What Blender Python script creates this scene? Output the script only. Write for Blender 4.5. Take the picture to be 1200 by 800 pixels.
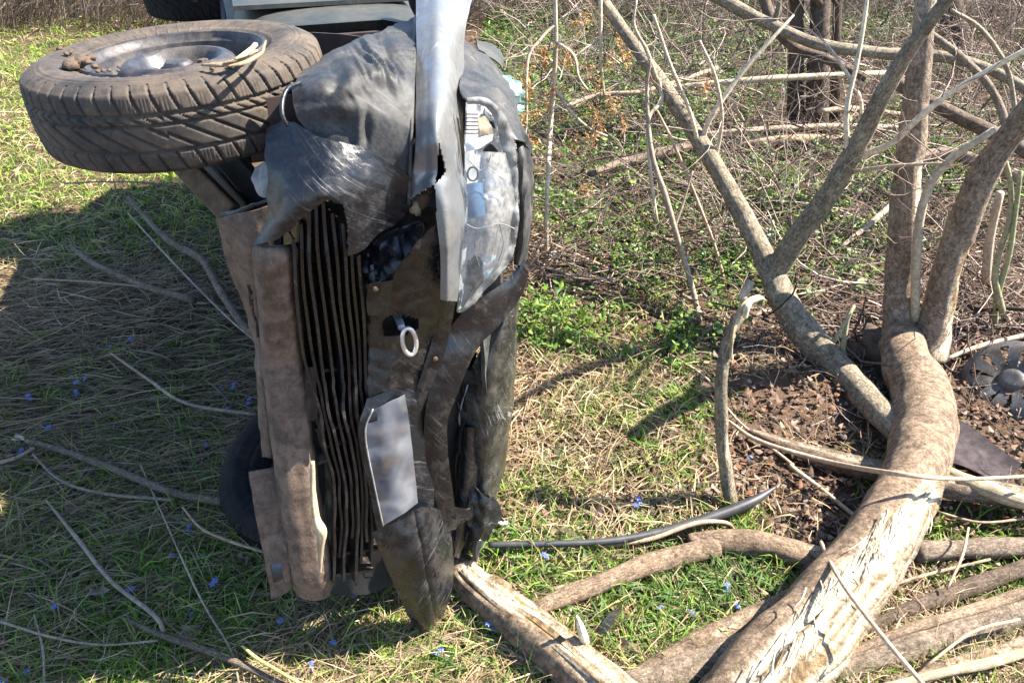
import bpy, math, random
import numpy as np
from mathutils import Vector, Matrix, noise as mnoise

for o in list(bpy.data.objects):
    bpy.data.objects.remove(o, do_unlink=True)
SC = bpy.context.scene
COL = SC.collection
rad = math.radians

# ------------------------------------------------------------------ camera
CAM_H, PITCH, FPX = 1.9, rad(35.0), 867.0
cam_d = bpy.data.cameras.new('camera')
cam = bpy.data.objects.new('camera', cam_d)
COL.objects.link(cam)
cam.location = (0, 0, CAM_H)
cam.rotation_euler = (math.pi / 2 - PITCH, 0, 0)
cam_d.sensor_width = 36.0
cam_d.lens = FPX / 1200 * 36.0
cam_d.clip_start, cam_d.clip_end = 0.02, 500
SC.camera = cam

# ------------------------------------------------------------------ sky, sun
SUN_AZ = math.atan2(0.96, 0.20)      # from +Y towards +X
SUN_EL = rad(46)
w = bpy.data.worlds.new('World'); SC.world = w; w.use_nodes = True
nt = w.node_tree
sky = nt.nodes.new('ShaderNodeTexSky'); sky.sky_type = 'NISHITA'; sky.sun_disc = False
sky.sun_elevation = SUN_EL; sky.sun_rotation = SUN_AZ
sky.air_density = 1.0; sky.dust_density = 0.4; sky.ozone_density = 3.0
bg = nt.nodes['Background']; bg.inputs['Strength'].default_value = 0.095
nt.links.new(sky.outputs[0], bg.inputs[0])
sd = bpy.data.lights.new('sun', 'SUN'); sd.energy = 5.0; sd.angle = rad(0.53); sd.color = (1, 0.93, 0.82)
so = bpy.data.objects.new('sun', sd); COL.objects.link(so)
SDIR = Vector((math.sin(SUN_AZ) * math.cos(SUN_EL), math.cos(SUN_AZ) * math.cos(SUN_EL), math.sin(SUN_EL)))
so.rotation_euler = SDIR.to_track_quat('Z', 'Y').to_euler()
so.location = SDIR * 30
SC.view_settings.view_transform = 'Standard'
SC.view_settings.look = 'None'
SC.view_settings.exposure = 2.1
SC.view_settings.gamma = 1.0
SC.render.engine = 'CYCLES'

rng = np.random.default_rng(7)
random.seed(11)

# ------------------------------------------------------------------ pixels to places
CP, SP = math.cos(PITCH), math.sin(PITCH)
def ray(px, py):
    a = (px - 600) / FPX; v = (400 - py) / FPX
    return np.array([a, CP + v * SP, -SP + v * CP])
def hgt(x, y):                      # gentle unevenness of the ground
    x = np.asarray(x, float); y = np.asarray(y, float)
    h = 0.018 * np.sin(2.1 * x + 0.6 * y) + 0.014 * np.sin(3.7 * y - 1.3 * x + 1) + 0.008 * np.sin(7 * x + 5 * y)
    return h * np.exp(-((x / 25) ** 2 + (y / 30) ** 2))
def G(px, py, z=0.0):               # ground point under a pixel, raised by z
    r = ray(px, py); t = -CAM_H / r[2]
    p = r * t + np.array([0, 0, CAM_H])
    g = float(hgt(p[0], p[1]))
    t = (g + z - CAM_H) / r[2]
    return r * t + np.array([0, 0, CAM_H])
def DY(px, py, Y):                  # point on the pixel's ray at ground distance Y
    r = ray(px, py); t = Y / r[1]
    return r * t + np.array([0, 0, CAM_H])

# ------------------------------------------------------------------ mesh helpers
def children_loc(parent):
    v = np.zeros(3)
    while parent is not None:
        v = v + np.array(parent.location); parent = parent.parent
    return v

def link_mesh(name, verts, faces, mat, parent=None, origin=None, cols=None, smooth=True, mats=None, midx=None, crd=None):
    verts = np.asarray(verts, float).reshape(-1, 3)
    base = children_loc(parent)
    org = np.zeros(3) if origin is None else np.asarray(origin, float) - base
    v = verts - base - org
    me = bpy.data.meshes.new(name)
    if isinstance(faces, np.ndarray):
        nf, k = faces.shape
        me.vertices.add(len(v)); me.vertices.foreach_set('co', v.ravel())
        me.loops.add(nf * k); me.loops.foreach_set('vertex_index', faces.ravel().astype(np.int32))
        me.polygons.add(nf)
        me.polygons.foreach_set('loop_start', np.arange(0, nf * k, k, dtype=np.int32))
        me.polygons.foreach_set('loop_total', np.full(nf, k, dtype=np.int32))
        me.update(calc_edges=True)
    else:
        me.from_pydata([tuple(p) for p in v], [], [tuple(f) for f in faces]); me.update()
    if cols is not None:
        a = me.color_attributes.new('Col', 'FLOAT_COLOR', 'POINT')
        c = np.ones((len(v), 4)); c[:, :np.asarray(cols).shape[1]] = cols
        a.data.foreach_set('color', c.ravel())
    if crd is not None:
        a = me.attributes.new('Crd', 'FLOAT_VECTOR', 'POINT'); a.data.foreach_set('vector', np.asarray(crd, float).ravel())
    if smooth:
        me.polygons.foreach_set('use_smooth', np.ones(len(me.polygons), dtype=bool))
    for m in (mats or [mat]):
        me.materials.append(m)
    if midx is not None:
        me.polygons.foreach_set('material_index', np.asarray(midx, dtype=np.int32))
    o = bpy.data.objects.new(name, me); COL.objects.link(o)
    o.parent = parent; o.location = org
    return o

def tag(o, label=None, cat=None, group=None, kind=None):
    if label: o['label'] = label
    if cat: o['category'] = cat
    if group: o['group'] = group
    if kind: o['kind'] = kind
    return o

def empty(name, loc, parent=None):
    o = bpy.data.objects.new(name, None); COL.objects.link(o)
    o.empty_display_size = 0.1
    o.parent = parent; o.location = np.asarray(loc, float) - children_loc(parent)
    return o

def solidify(o, th, off=-1.0):
    m = o.modifiers.new('thickness', 'SOLIDIFY'); m.thickness = th; m.offset = off
    e = o.modifiers.new('crisp_edges', 'EDGE_SPLIT'); e.split_angle = rad(38)
    return o

def catmull(pts, n):
    """n samples per span through the points (any width)."""
    P = np.asarray(pts, float)
    if len(P) == 2:
        t = np.linspace(0, 1, n + 1)[:, None]
        return P[0] * (1 - t) + P[1] * t
    E = np.vstack([2 * P[0] - P[1], P, 2 * P[-1] - P[-2]])
    out = []
    for i in range(1, len(E) - 2):
        p0, p1, p2, p3 = E[i - 1:i + 3]
        t = np.linspace(0, 1, n, endpoint=False)[:, None]
        out.append(0.5 * (2 * p1 + (p2 - p0) * t + (2 * p0 - 5 * p1 + 4 * p2 - p3) * t ** 2 + (3 * p1 - p0 - 3 * p2 + p3) * t ** 3))
    out.append(P[-1][None])
    return np.vstack(out)

def fbm(p, s, o=3):
    return mnoise.fractal(Vector(p) * s, 0.8, 2.0, o)

def tube_arrays(pts, radii, sides=8, sub=5, rough=0.06, seed=0, caps=True, taper_end=False):
    P = np.hstack([np.asarray(pts, float), np.asarray(radii, float)[:, None]])
    C = catmull(P, sub); R = np.abs(C[:, 3]); C = C[:, :3]
    n = len(C)
    T = np.gradient(C, axis=0); T /= np.linalg.norm(T, axis=1)[:, None] + 1e-9
    ref = np.array([0, 0, 1.0]) if abs(T[0][2]) < 0.9 else np.array([1.0, 0, 0])
    N = np.zeros_like(T); N[0] = np.cross(ref, T[0]); N[0] /= np.linalg.norm(N[0])
    for i in range(1, n):
        v = N[i - 1] - T[i] * np.dot(N[i - 1], T[i]); N[i] = v / (np.linalg.norm(v) + 1e-9)
    B = np.cross(T, N)
    th = np.linspace(0, 2 * np.pi, sides, endpoint=False)
    V = []
    for i in range(n):
        rr = np.full(sides, R[i])
        if rough:
            for k in range(sides):
                q = Vector((C[i][0] * 9 + seed, C[i][1] * 9, C[i][2] * 9 + th[k] * 0.6))
                rr[k] *= 1 + rough * mnoise.noise(q) * 1.6
        V.append(C[i] + np.outer(np.cos(th) * rr, N[i]) + np.outer(np.sin(th) * rr, B[i]))
    V = np.vstack(V)
    F = []
    for i in range(n - 1):
        for k in range(sides):
            a = i * sides + k; b = i * sides + (k + 1) % sides
            F.append((a, b, b + sides, a + sides))
    if caps:
        F.append(tuple(range(sides - 1, -1, -1)))
        F.append(tuple(range((n - 1) * sides, n * sides)))
    seglen = np.concatenate([[0], np.cumsum(np.linalg.norm(np.diff(C, axis=0), axis=1))])
    global LAST_CRD
    LAST_CRD = np.stack([np.tile(np.cos(th), n), np.tile(np.sin(th), n), np.repeat(seglen, sides) + seed], 1)
    ang = np.tile(th, n); par = np.repeat(np.linspace(0, 1, n), sides)
    nrm = (np.cos(ang)[:, None] * np.repeat(N, sides, 0) + np.sin(ang)[:, None] * np.repeat(B, sides, 0))
    return V, F, par, nrm

def merge(parts):
    V, F, C = [], [], []; k = 0
    for p in parts:
        V.append(p[0]); F += [tuple(i + k for i in f) for f in p[1]]; k += len(p[0])
        if len(p) > 2: C.append(p[2])
    return np.vstack(V), F, (np.vstack(C) if C else None)

def box_arrays(c, ex, ey, ez, hx, hy, hz, bev=0.0):
    c = np.asarray(c, float); ex, ey, ez = [np.asarray(e, float) for e in (ex, ey, ez)]
    V = [c + ex * hx * a + ey * hy * b + ez * hz * d for d in (-1, 1) for b in (-1, 1) for a in (-1, 1)]
    F = [(0, 2, 3, 1), (4, 5, 7, 6), (0, 1, 5, 4), (2, 6, 7, 3), (0, 4, 6, 2), (1, 3, 7, 5)]
    return np.array(V), F

# ------------------------------------------------------------------ materials
def new_mat(name):
    m = bpy.data.materials.new(name); m.use_nodes = True
    return m, m.node_tree, m.node_tree.nodes['Principled BSDF']

def nd(t, typ, **kw):
    n = t.nodes.new(typ)
    for k, v in kw.items():
        setattr(n, k, v)
    return n

def coords(t, scale=(1, 1, 1), rot=(0, 0, 0)):
    tc = nd(t, 'ShaderNodeTexCoord'); mp = nd(t, 'ShaderNodeMapping')
    mp.inputs['Scale'].default_value = scale
    if any(rot):                       # turn first, stretch afterwards
        m0 = nd(t, 'ShaderNodeMapping'); m0.inputs['Rotation'].default_value = rot
        t.links.new(tc.outputs['Object'], m0.inputs['Vector']); t.links.new(m0.outputs[0], mp.inputs['Vector'])
    else:
        t.links.new(tc.outputs['Object'], mp.inputs['Vector'])
    return mp.outputs[0]

def noise_n(t, vec, scale, detail=5, rough=0.55):
    n = nd(t, 'ShaderNodeTexNoise'); n.inputs['Scale'].default_value = scale
    n.inputs['Detail'].default_value = detail; n.inputs['Roughness'].default_value = rough
    t.links.new(vec, n.inputs['Vector']); return n.outputs['Fac']

def ramp(t, fac, stops):
    r = nd(t, 'ShaderNodeValToRGB'); e = r.color_ramp.elements
    while len(e) < len(stops): e.new(0.5)
    for el, (p, c) in zip(e, stops):
        el.position = p; el.color = (c if len(c) == 4 else (*c, 1)) if hasattr(c, '__len__') else (c, c, c, 1)
    t.links.new(fac, r.inputs[0]); return r.outputs[0]

def mix(t, fac, a, b, blend='MIX'):
    m = nd(t, 'ShaderNodeMix', data_type='RGBA', blend_type=blend)
    if isinstance(fac, (int, float)): m.inputs[0].default_value = fac
    else: t.links.new(fac, m.inputs[0])
    for v, i in ((a, 6), (b, 7)):
        if hasattr(v, 'is_linked') or hasattr(v, 'links'): t.links.new(v, m.inputs[i])
        else: m.inputs[i].default_value = (*v[:3], 1)
    return m.outputs[2]

def bump(t, h, strength, dist, bs):
    b = nd(t, 'ShaderNodeBump'); b.inputs['Strength'].default_value = strength; b.inputs['Distance'].default_value = dist
    t.links.new(h, b.inputs['Height']); t.links.new(b.outputs[0], bs.inputs['Normal'])
    return b

def mat_panel(name, base, dust, dust_lo=0.45, dust_hi=0.62, rough=0.35, dust_rough=0.85, metal=0.0, coat=0.0,
              scale=9.0, scratch=0.25, scratch_rot=(0, 0, 0.5), bump_d=0.004, bump_s=0.35, mud=None, mud_lo=0.6, spec=0.5, grime=0.6, speck=0.4):
    m, t, b = new_mat(name)
    v = coords(t)
    n1 = noise_n(t, v, scale, 10, 0.72)
    f1 = ramp(t, n1, [(dust_lo, 0.0), (dust_hi, 1.0)])
    c = mix(t, f1, base, dust)
    # two directions of scratches, thick and hair-fine
    def scr(sc, rot, lo, hi, msk_s, amt):
        x = ramp(t, noise_n(t, coords(t, sc, rot), 1.0, 3, 0.6), [(lo, 0.0), (hi, 1.0)])
        k = ramp(t, noise_n(t, v, msk_s, 4), [(0.42, 0.0), (0.58, amt)])
        return mix(t, 1.0, x, k, 'MULTIPLY'), x
    s1, x1 = scr((260, 9, 14), scratch_rot, 0.58, 0.70, 6.0, scratch)
    s2, x2 = scr((420, 16, 420), (scratch_rot[0] + 0.5, scratch_rot[1] - 0.7, scratch_rot[2] + 0.4), 0.62, 0.70, 9.0, scratch * 0.8)
    c = mix(t, s1, c, (0.34, 0.33, 0.32)); c = mix(t, s2, c, (0.42, 0.41, 0.40))
    n3 = noise_n(t, v, 150, 5, 0.75)
    c = mix(t, ramp(t, n3, [(0.50, 0.0), (0.74, speck)]), c, dust)
    n4 = noise_n(t, v, 38, 8, 0.75)
    c = mix(t, ramp(t, n4, [(0.36, grime), (0.52, 0.0)]), c, tuple(x * 0.35 for x in base))
    if mud:
        fm = ramp(t, noise_n(t, v, 15, 12, 0.78), [(mud_lo, 0.0), (mud_lo + 0.05, 1.0)])
        c = mix(t, fm, c, mud)
    t.links.new(c, b.inputs['Base Color'])
    rr = nd(t, 'ShaderNodeMapRange'); rr.inputs[3].default_value = rough; rr.inputs[4].default_value = dust_rough
    t.links.new(f1, rr.inputs[0]); t.links.new(rr.outputs[0], b.inputs['Roughness'])
    b.inputs['Metallic'].default_value = metal
    b.inputs['Specular IOR Level'].default_value = spec
    b.inputs['Coat Weight'].default_value = coat; b.inputs['Coat Roughness'].default_value = 0.12
    hh = mix(t, 0.5, n3, n4)
    hh = mix(t, 0.25, hh, x1)
    bump(t, hh, bump_s, bump_d, b)
    return m

def mat_simple(name, col, rough=0.7, metal=0.0, var=0.25, scale=40, bump_s=0.3, bump_d=0.003, spec=0.5):
    m, t, b = new_mat(name); v = coords(t)
    n = noise_n(t, v, scale, 6, 0.6)
    lo = tuple(max(0, x * (1 - var)) for x in col); hi = tuple(min(1, x * (1 + var)) for x in col)
    t.links.new(ramp(t, n, [(0.3, lo), (0.7, hi)]), b.inputs['Base Color'])
    b.inputs['Roughness'].default_value = rough; b.inputs['Metallic'].default_value = metal
    b.inputs['Specular IOR Level'].default_value = spec
    bump(t, n, bump_s, bump_d, b)
    return m

def mat_attr(name, rough=0.8, trans=0.0, noise_s=60, bump_s=0.0, bump_d=0.003, var=0.35, stretch=(1, 1, 1), spec=0.3):
    m, t, b = new_mat(name)
    a = nd(t, 'ShaderNodeAttribute'); a.attribute_name = 'Col'
    v = coords(t, stretch)
    n = noise_n(t, v, noise_s, 6, 0.65)
    k = ramp(t, n, [(0.25, 1 - var), (0.75, 1 + var)])
    c = mix(t, 1.0, a.outputs['Color'], k, 'MULTIPLY')
    t.links.new(c, b.inputs['Base Color'])
    b.inputs['Roughness'].default_value = rough; b.inputs['Specular IOR Level'].default_value = spec
    if bump_s: bump(t, n, bump_s, bump_d, b)
    if trans:
        tr = nd(t, 'ShaderNodeBsdfTranslucent'); t.links.new(c, tr.inputs[0])
        ms = nd(t, 'ShaderNodeMixShader'); ms.inputs[0].default_value = trans
        out = t.nodes['Material Output']
        t.links.new(b.outputs[0], ms.inputs[1]); t.links.new(tr.outputs[0], ms.inputs[2]); t.links.new(ms.outputs[0], out.inputs[0])
    return m

DUST = (0.21, 0.17, 0.135)
MUD = (0.15, 0.095, 0.06)
M = {}
M['paint'] = mat_panel('dusty_black_paint', (0.013, 0.014, 0.016), (0.068, 0.064, 0.060), 0.40, 0.64, rough=0.5, dust_rough=0.82, coat=0.0, scratch=0.15, scale=7, bump_s=0.12, mud=(0.14, 0.10, 0.072), mud_lo=0.63, scratch_rot=(0.3, 0.9, 0.2), spec=0.35)
M['door_paint'] = mat_panel('grey_body_paint', (0.026, 0.029, 0.027), (0.075, 0.074, 0.064), 0.38, 0.7, rough=0.55, dust_rough=0.75, metal=0.0, coat=0.0, scratch=0.1, scale=5, bump_s=0.08, grime=0.2, spec=0.3)
M['silver'] = mat_panel('bare_bent_panel', (0.17, 0.175, 0.18), (0.15, 0.14, 0.125), 0.46, 0.70, rough=0.3, dust_rough=0.6, metal=0.4, coat=0.2, scratch=0.5, scratch_rot=(0, 1.2, 0.3), scale=11, bump_s=0.15, mud=(0.10, 0.072, 0.052), mud_lo=0.63, grime=0.3)
M['scuffed'] = mat_panel('scuffed_black_plastic', (0.006, 0.007, 0.010), (0.040, 0.039, 0.040), 0.50, 0.70, rough=0.30, dust_rough=0.7, scratch=0.28, scratch_rot=(0.2, 0.8, 0.1), scale=12, bump_s=0.5, bump_d=0.003, mud=(0.11, 0.08, 0.058), mud_lo=0.66, speck=0.25)
M['mud_plastic'] = mat_panel('mud_covered_plastic', (0.007, 0.007, 0.009), (0.036, 0.029, 0.023), 0.50, 0.68, rough=0.24, dust_rough=0.7, scratch=0.16, scale=10, mud=(0.105, 0.066, 0.04), mud_lo=0.60, bump_s=0.4, bump_d=0.003, scratch_rot=(0.1, 0.5, 0.3), speck=0.25)
M['brown_lip'] = mat_panel('dried_mud_lip', (0.055, 0.037, 0.028), (0.15, 0.10, 0.071), 0.40, 0.56, rough=0.65, dust_rough=0.92, scratch=0.25, scratch_rot=(0.1, 0.15, 0.1), scale=16, mud=(0.025, 0.018, 0.014), mud_lo=0.61, bump_s=0.6, bump_d=0.004, speck=0.5)
M['grey_dust'] = mat_panel('dirty_grey_panel', (0.016, 0.017, 0.015), (0.068, 0.063, 0.050), 0.45, 0.66, rough=0.22, dust_rough=0.6, scratch=0.8, scratch_rot=(0.0, 0.25, 0.0), scale=20, bump_s=0.35, coat=0.3, mud=(0.08, 0.055, 0.037), mud_lo=0.66)
M['grille'] = mat_panel('black_grille_plastic', (0.009, 0.010, 0.014), (0.024, 0.024, 0.027), 0.50, 0.66, rough=0.25, dust_rough=0.55, scratch=0.3, scale=14, bump_s=0.25, speck=0.2)
M['grille_mud'] = mat_panel('muddy_grille_plastic', (0.014, 0.012, 0.011), (0.10, 0.068, 0.046), 0.47, 0.64, rough=0.4, dust_rough=0.9, scratch=0.2, scale=20, bump_s=0.4, speck=0.3)
M['black'] = mat_simple('dark_metal_and_recess', (0.010, 0.010, 0.011), 0.7, var=0.6, scale=25)  # near-black for metal parts, and painted for the dark of recess and gap
M['liner'] = mat_simple('brown_wheel_liner', (0.035, 0.02, 0.018), 0.85, var=0.4, scale=18)
M['rust'] = mat_simple('rusty_arm_steel', (0.09, 0.058, 0.036), 0.8, metal=0.2, var=0.5, scale=35, bump_s=0.5)
M['lip_black'] = mat_panel('scraped_bumper_end', (0.008, 0.008, 0.010), (0.042, 0.039, 0.036), 0.47, 0.68, rough=0.25, dust_rough=0.65, scratch=0.35, scratch_rot=(0.1, -0.5, 0.2), scale=15, bump_s=0.3, bump_d=0.003, mud=(0.08, 0.056, 0.04), mud_lo=0.65, speck=0.25)
M['steel'] = mat_simple('zinc_tow_eye', (0.6, 0.58, 0.55), 0.35, metal=0.75, var=0.2, scale=60)
M['steel_blue'] = mat_simple('dull_steel', (0.2, 0.22, 0.26), 0.45, metal=0.6, var=0.3)
M['chrome'] = mat_simple('lamp_reflector', (0.66, 0.67, 0.69), 0.18, metal=0.5, var=0.12, scale=14, bump_s=0.1)
M['trim'] = mat_panel('dusty_lamp_trim', (0.17, 0.168, 0.16), (0.30, 0.285, 0.26), 0.4, 0.66, rough=0.4, dust_rough=0.8, scale=24, scratch=0.4, mud=(0.07, 0.055, 0.042), mud_lo=0.60, bump_s=0.4)
M['blue'] = mat_simple('blue_plastic', (0.09, 0.16, 0.27), 0.35, var=0.12)
M['bluegrey'] = mat_simple('blue_grey_fragment', (0.3, 0.38, 0.48), 0.4, var=0.2)
M['teal'] = mat_simple('pale_teal_plastic', (0.14, 0.22, 0.2), 0.35, var=0.3, scale=20)
M['tan'] = mat_simple('tan_foam', (0.32, 0.25, 0.17), 0.9, var=0.3)
M['white'] = mat_simple('white_shard', (0.62, 0.62, 0.6), 0.5, var=0.15)
M['rubber'] = mat_panel('dusty_rubber', (0.020, 0.018, 0.017), (0.115, 0.085, 0.060), 0.36, 0.68, rough=0.75, dust_rough=0.95, scratch=0.0, scale=7, bump_s=0.35, bump_d=0.002, mud=(0.15, 0.10, 0.066), mud_lo=0.6)
M['rubber_dark'] = mat_panel('dark_rubber', (0.008, 0.008, 0.008), (0.024, 0.020, 0.017), 0.45, 0.7, rough=0.85, dust_rough=0.95, scratch=0.0, scale=9, bump_s=0.3, bump_d=0.002, spec=0.2)
M['rim'] = mat_panel('dusty_steel_rim', (0.03, 0.031, 0.040), (0.11, 0.09, 0.073), 0.42, 0.68, rough=0.4, dust_rough=0.8, scratch=0.1, scale=9, metal=0.3, bump_s=0.2)
M['mud'] = mat_simple('dried_mud', (0.085, 0.056, 0.038), 0.95, var=0.4, scale=60, bump_s=0.8, bump_d=0.006)
M['strip'] = mat_simple('black_rubber_trim', (0.035, 0.035, 0.036), 0.5, var=0.5, scale=20)
M['hubcap'] = mat_panel('scuffed_silver_plastic', (0.085, 0.088, 0.092), (0.075, 0.062, 0.05), 0.40, 0.60, rough=0.4, dust_rough=0.85, metal=0.2, scratch=0.4, scale=14, bump_s=0.3, mud=(0.05, 0.036, 0.026), mud_lo=0.54)
def mat_grain(name, rough, cross, along, bump_s, bump_d, dark, speck, dirt=0.0):
    """colour from Col, relief and streaks running along the limb (Crd = cos, sin, length)"""
    m, t, b = new_mat(name)
    a = nd(t, 'ShaderNodeAttribute'); a.attribute_name = 'Col'
    g = nd(t, 'ShaderNodeAttribute'); g.attribute_name = 'Crd'
    mp = nd(t, 'ShaderNodeMapping'); mp.inputs['Scale'].default_value = (cross, cross, along)
    t.links.new(g.outputs['Vector'], mp.inputs['Vector'])
    n1 = noise_n(t, mp.outputs[0], 1.0, 9, 0.72)
    v = coords(t); n2 = noise_n(t, v, 130, 6, 0.75); n3 = noise_n(t, v, 28, 8, 0.7)
    c = mix(t, 1.0, a.outputs['Color'], ramp(t, n1, [(0.36, dark), (0.60, 1.15)]), 'MULTIPLY')
    c = mix(t, 1.0, c, ramp(t, n2, [(0.3, 1 - speck), (0.7, 1 + speck * 0.6)]), 'MULTIPLY')
    c = mix(t, 1.0, c, ramp(t, n3, [(0.3, 0.55), (0.65, 1.2)]), 'MULTIPLY')
    if dirt: c = mix(t, ramp(t, noise_n(t, v, 11, 8, 0.7), [(0.55, 0.0), (0.66, dirt)]), c, (0.10, 0.068, 0.045))
    t.links.new(c, b.inputs['Base Color']); b.inputs['Roughness'].default_value = rough; b.inputs['Specular IOR Level'].default_value = 0.25
    bump(t, mix(t, 0.45, n1, n2), bump_s, bump_d, b)
    return m
M['bark'] = mat_grain('bark', 0.92, 4.0, 48.0, 1.0, 0.018, 0.38, 0.6, 0.45)
M['wood'] = mat_grain('splintered_wood', 0.7, 9.0, 5.0, 0.8, 0.008, 0.4, 0.25)
M['grass'] = mat_attr('grass_blades', 0.6, trans=0.3, noise_s=8, var=0.25, spec=0.35)
M['straw'] = mat_attr('dry_straw', 0.7, trans=0.15, noise_s=8, var=0.25, spec=0.35)
M['leaf'] = mat_attr('leaf', 0.5, trans=0.3, noise_s=20, var=0.25, spec=0.4)
M['petal'] = mat_attr('petal', 0.6, trans=0.3, noise_s=20, var=0.15)
M['twig'] = mat_attr('twig_bark', 0.85, noise_s=70, var=0.55)

m, t, b = new_mat('hazy_lamp_lens')
v = coords(t); n = noise_n(t, v, 14, 5, 0.55)
tr = nd(t, 'ShaderNodeBsdfTransparent'); tr.inputs[0].default_value = (0.93, 0.95, 0.96, 1)
b.inputs['Base Color'].default_value = (0.62, 0.60, 0.56, 1)
rr = ramp(t, noise_n(t, v, 40, 5), [(0.3, 0.05), (0.7, 0.25)])
t.links.new(rr, b.inputs['Roughness']); b.inputs['Coat Weight'].default_value = 0.8; b.inputs['Coat Roughness'].default_value = 0.08
fz = ramp(t, noise_n(t, v, 60, 6, 0.7), [(0.40, 0.08), (0.75, 0.34)])
ms = nd(t, 'ShaderNodeMixShader'); t.links.new(fz, ms.inputs[0]); t.links.new(tr.outputs[0], ms.inputs[1]); t.links.new(b.outputs[0], ms.inputs[2])
t.links.new(ms.outputs[0], t.nodes['Material Output'].inputs[0])
M['lens'] = m

m, t, b = new_mat('tinted_window_glass')
b.inputs['Base Color'].default_value = (0.02, 0.025, 0.028, 1); b.inputs['Roughness'].default_value = 0.05
b.inputs['Coat Weight'].default_value = 1.0
M['glass'] = m

m, t, b = new_mat('number_plate_face')          # muddy, bent, nothing on it can be read
v = coords(t)
n = noise_n(t, v, 9, 3, 0.5)
c = mix(t, ramp(t, n, [(0.40, 0.0), (0.60, 1.0)]), (0.155, 0.16, 0.172), (0.045, 0.05, 0.066))
c = mix(t, ramp(t, noise_n(t, v, 14, 8, 0.7), [(0.48, 0.0), (0.62, 0.75)]), c, (0.13, 0.095, 0.065))
t.links.new(c, b.inputs['Base Color']); b.inputs['Roughness'].default_value = 0.4
bump(t, n, 0.2, 0.004, b)
M['plate'] = m

m, t, b = new_mat('soil')
v = coords(t)
n1 = noise_n(t, v, 1.3, 6, 0.6); n2 = noise_n(t, v, 26, 9, 0.7); n3 = noise_n(t, v, 110, 5, 0.7)
c = ramp(t, n2, [(0.25, (0.030, 0.019, 0.013)), (0.5, (0.085, 0.052, 0.035)), (0.78, (0.17, 0.108, 0.073))])
c = mix(t, ramp(t, n1, [(0.4, 0.0), (0.65, 0.6)]), c, (0.12, 0.08, 0.05))
c = mix(t, ramp(t, n3, [(0.5, 0.0), (0.75, 0.6)]), c, (0.24, 0.18, 0.12))
t.links.new(c, b.inputs['Base Color']); b.inputs['Roughness'].default_value = 0.95
b.inputs['Specular IOR Level'].default_value = 0.15
bump(t, mix(t, 0.5, n2, n3), 1.0, 0.02, b)
M['soil'] = m

# ================================================================== GROUND
def axis(lo, hi, c0, c1, fine, far):
    a = list(np.arange(c0, c1 + 1e-6, fine)); s = fine; x = c1
    while x < hi: s *= 1.35; x += s; a.append(min(x, hi))
    s = fine; x = c0; pre = []
    while x > lo: s *= 1.35; x -= s; pre.append(max(x, lo))
    return np.array(pre[::-1] + a)
gx = axis(-90, 90, -4.5, 4.5, 0.06, 0); gy = axis(-60, 120, 0.2, 8.0, 0.06, 0)
X, Y = np.meshgrid(gx, gy)
Z = hgt(X, Y)
near = (np.abs(X) < 4.6) & (Y > 0.1) & (Y < 8.1)
Zn = np.zeros_like(Z)
for (i, j) in zip(*np.where(near)):
    Zn[i, j] = 0.012 * mnoise.noise(Vector((X[i, j] * 6, Y[i, j] * 6, 3))) + 0.008 * mnoise.noise(Vector((X[i, j] * 16, Y[i, j] * 16, 9)))
Vg = np.stack([X, Y, Z + Zn - 0.008], -1).reshape(-1, 3)
nx, ny = len(gx), len(gy)
ii, jj = np.meshgrid(np.arange(nx - 1), np.arange(ny - 1))
a0 = (jj * nx + ii).ravel()
ground = link_mesh('ground', Vg, np.stack([a0, a0 + 1, a0 + 1 + nx, a0 + nx], 1), M['soil'])
tag(ground, 'brown soil under grass and leaf litter', kind='structure')

# ================================================================== THE CAR
YAW = rad(19)
F_ = np.array([math.sin(YAW), -math.cos(YAW), 0.05]); F_ /= np.linalg.norm(F_)
U_ = np.array([math.cos(YAW), math.sin(YAW), 0.0])
R_ = np.cross(F_, U_)
O_ = np.array([-0.245, 1.26, 0.0])
CAMP = np.array([0, 0, CAM_H])
def c3(s, u, r): return O_ + F_ * s + U_ * u + R_ * r
def cs(px, py, s):                  # pixel on the plane s metres ahead of the car's nose
    d = ray(px, py); k = np.dot(CAMP - O_, F_); df = np.dot(d, F_)
    p = CAMP + d * ((s - k) / df)
    z = p[2]; lean = 0.09 * (min(max(z, 0), 1.0) - min(max((z - 1.0) / 0.22, 0), 1.0))   # the lower nose is pushed out
    return CAMP + d * ((s - lean - k) / df)
def cr(px, py, r):                  # pixel on the plane r metres up the car's side
    d = ray(px, py); t = (r - np.dot(CAMP - O_, R_)) / np.dot(d, R_)
    return CAMP + d * t

car = empty('wrecked_car', c3(-1.8, 0.2, 0.0) * np.array([1, 1, 0]))
tag(car, 'crumpled black car lying on its side with its smashed front exposed', 'car')

def grid_interp(rows, nv, nu):
    rows = [catmull(r, nu) for r in rows]
    A = np.array(rows)
    n, k, d = A.shape
    return catmull(A.reshape(n, k * d), nv).reshape(-1, k, d)

def inpoly(x, y, poly):
    c = False; n = len(poly)
    for i in range(n):
        x1, y1 = poly[i]; x2, y2 = poly[i - 1]
        if (y1 > y) != (y2 > y) and x < (x2 - x1) * (y - y1) / (y2 - y1) + x1: c = not c
    return c

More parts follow.
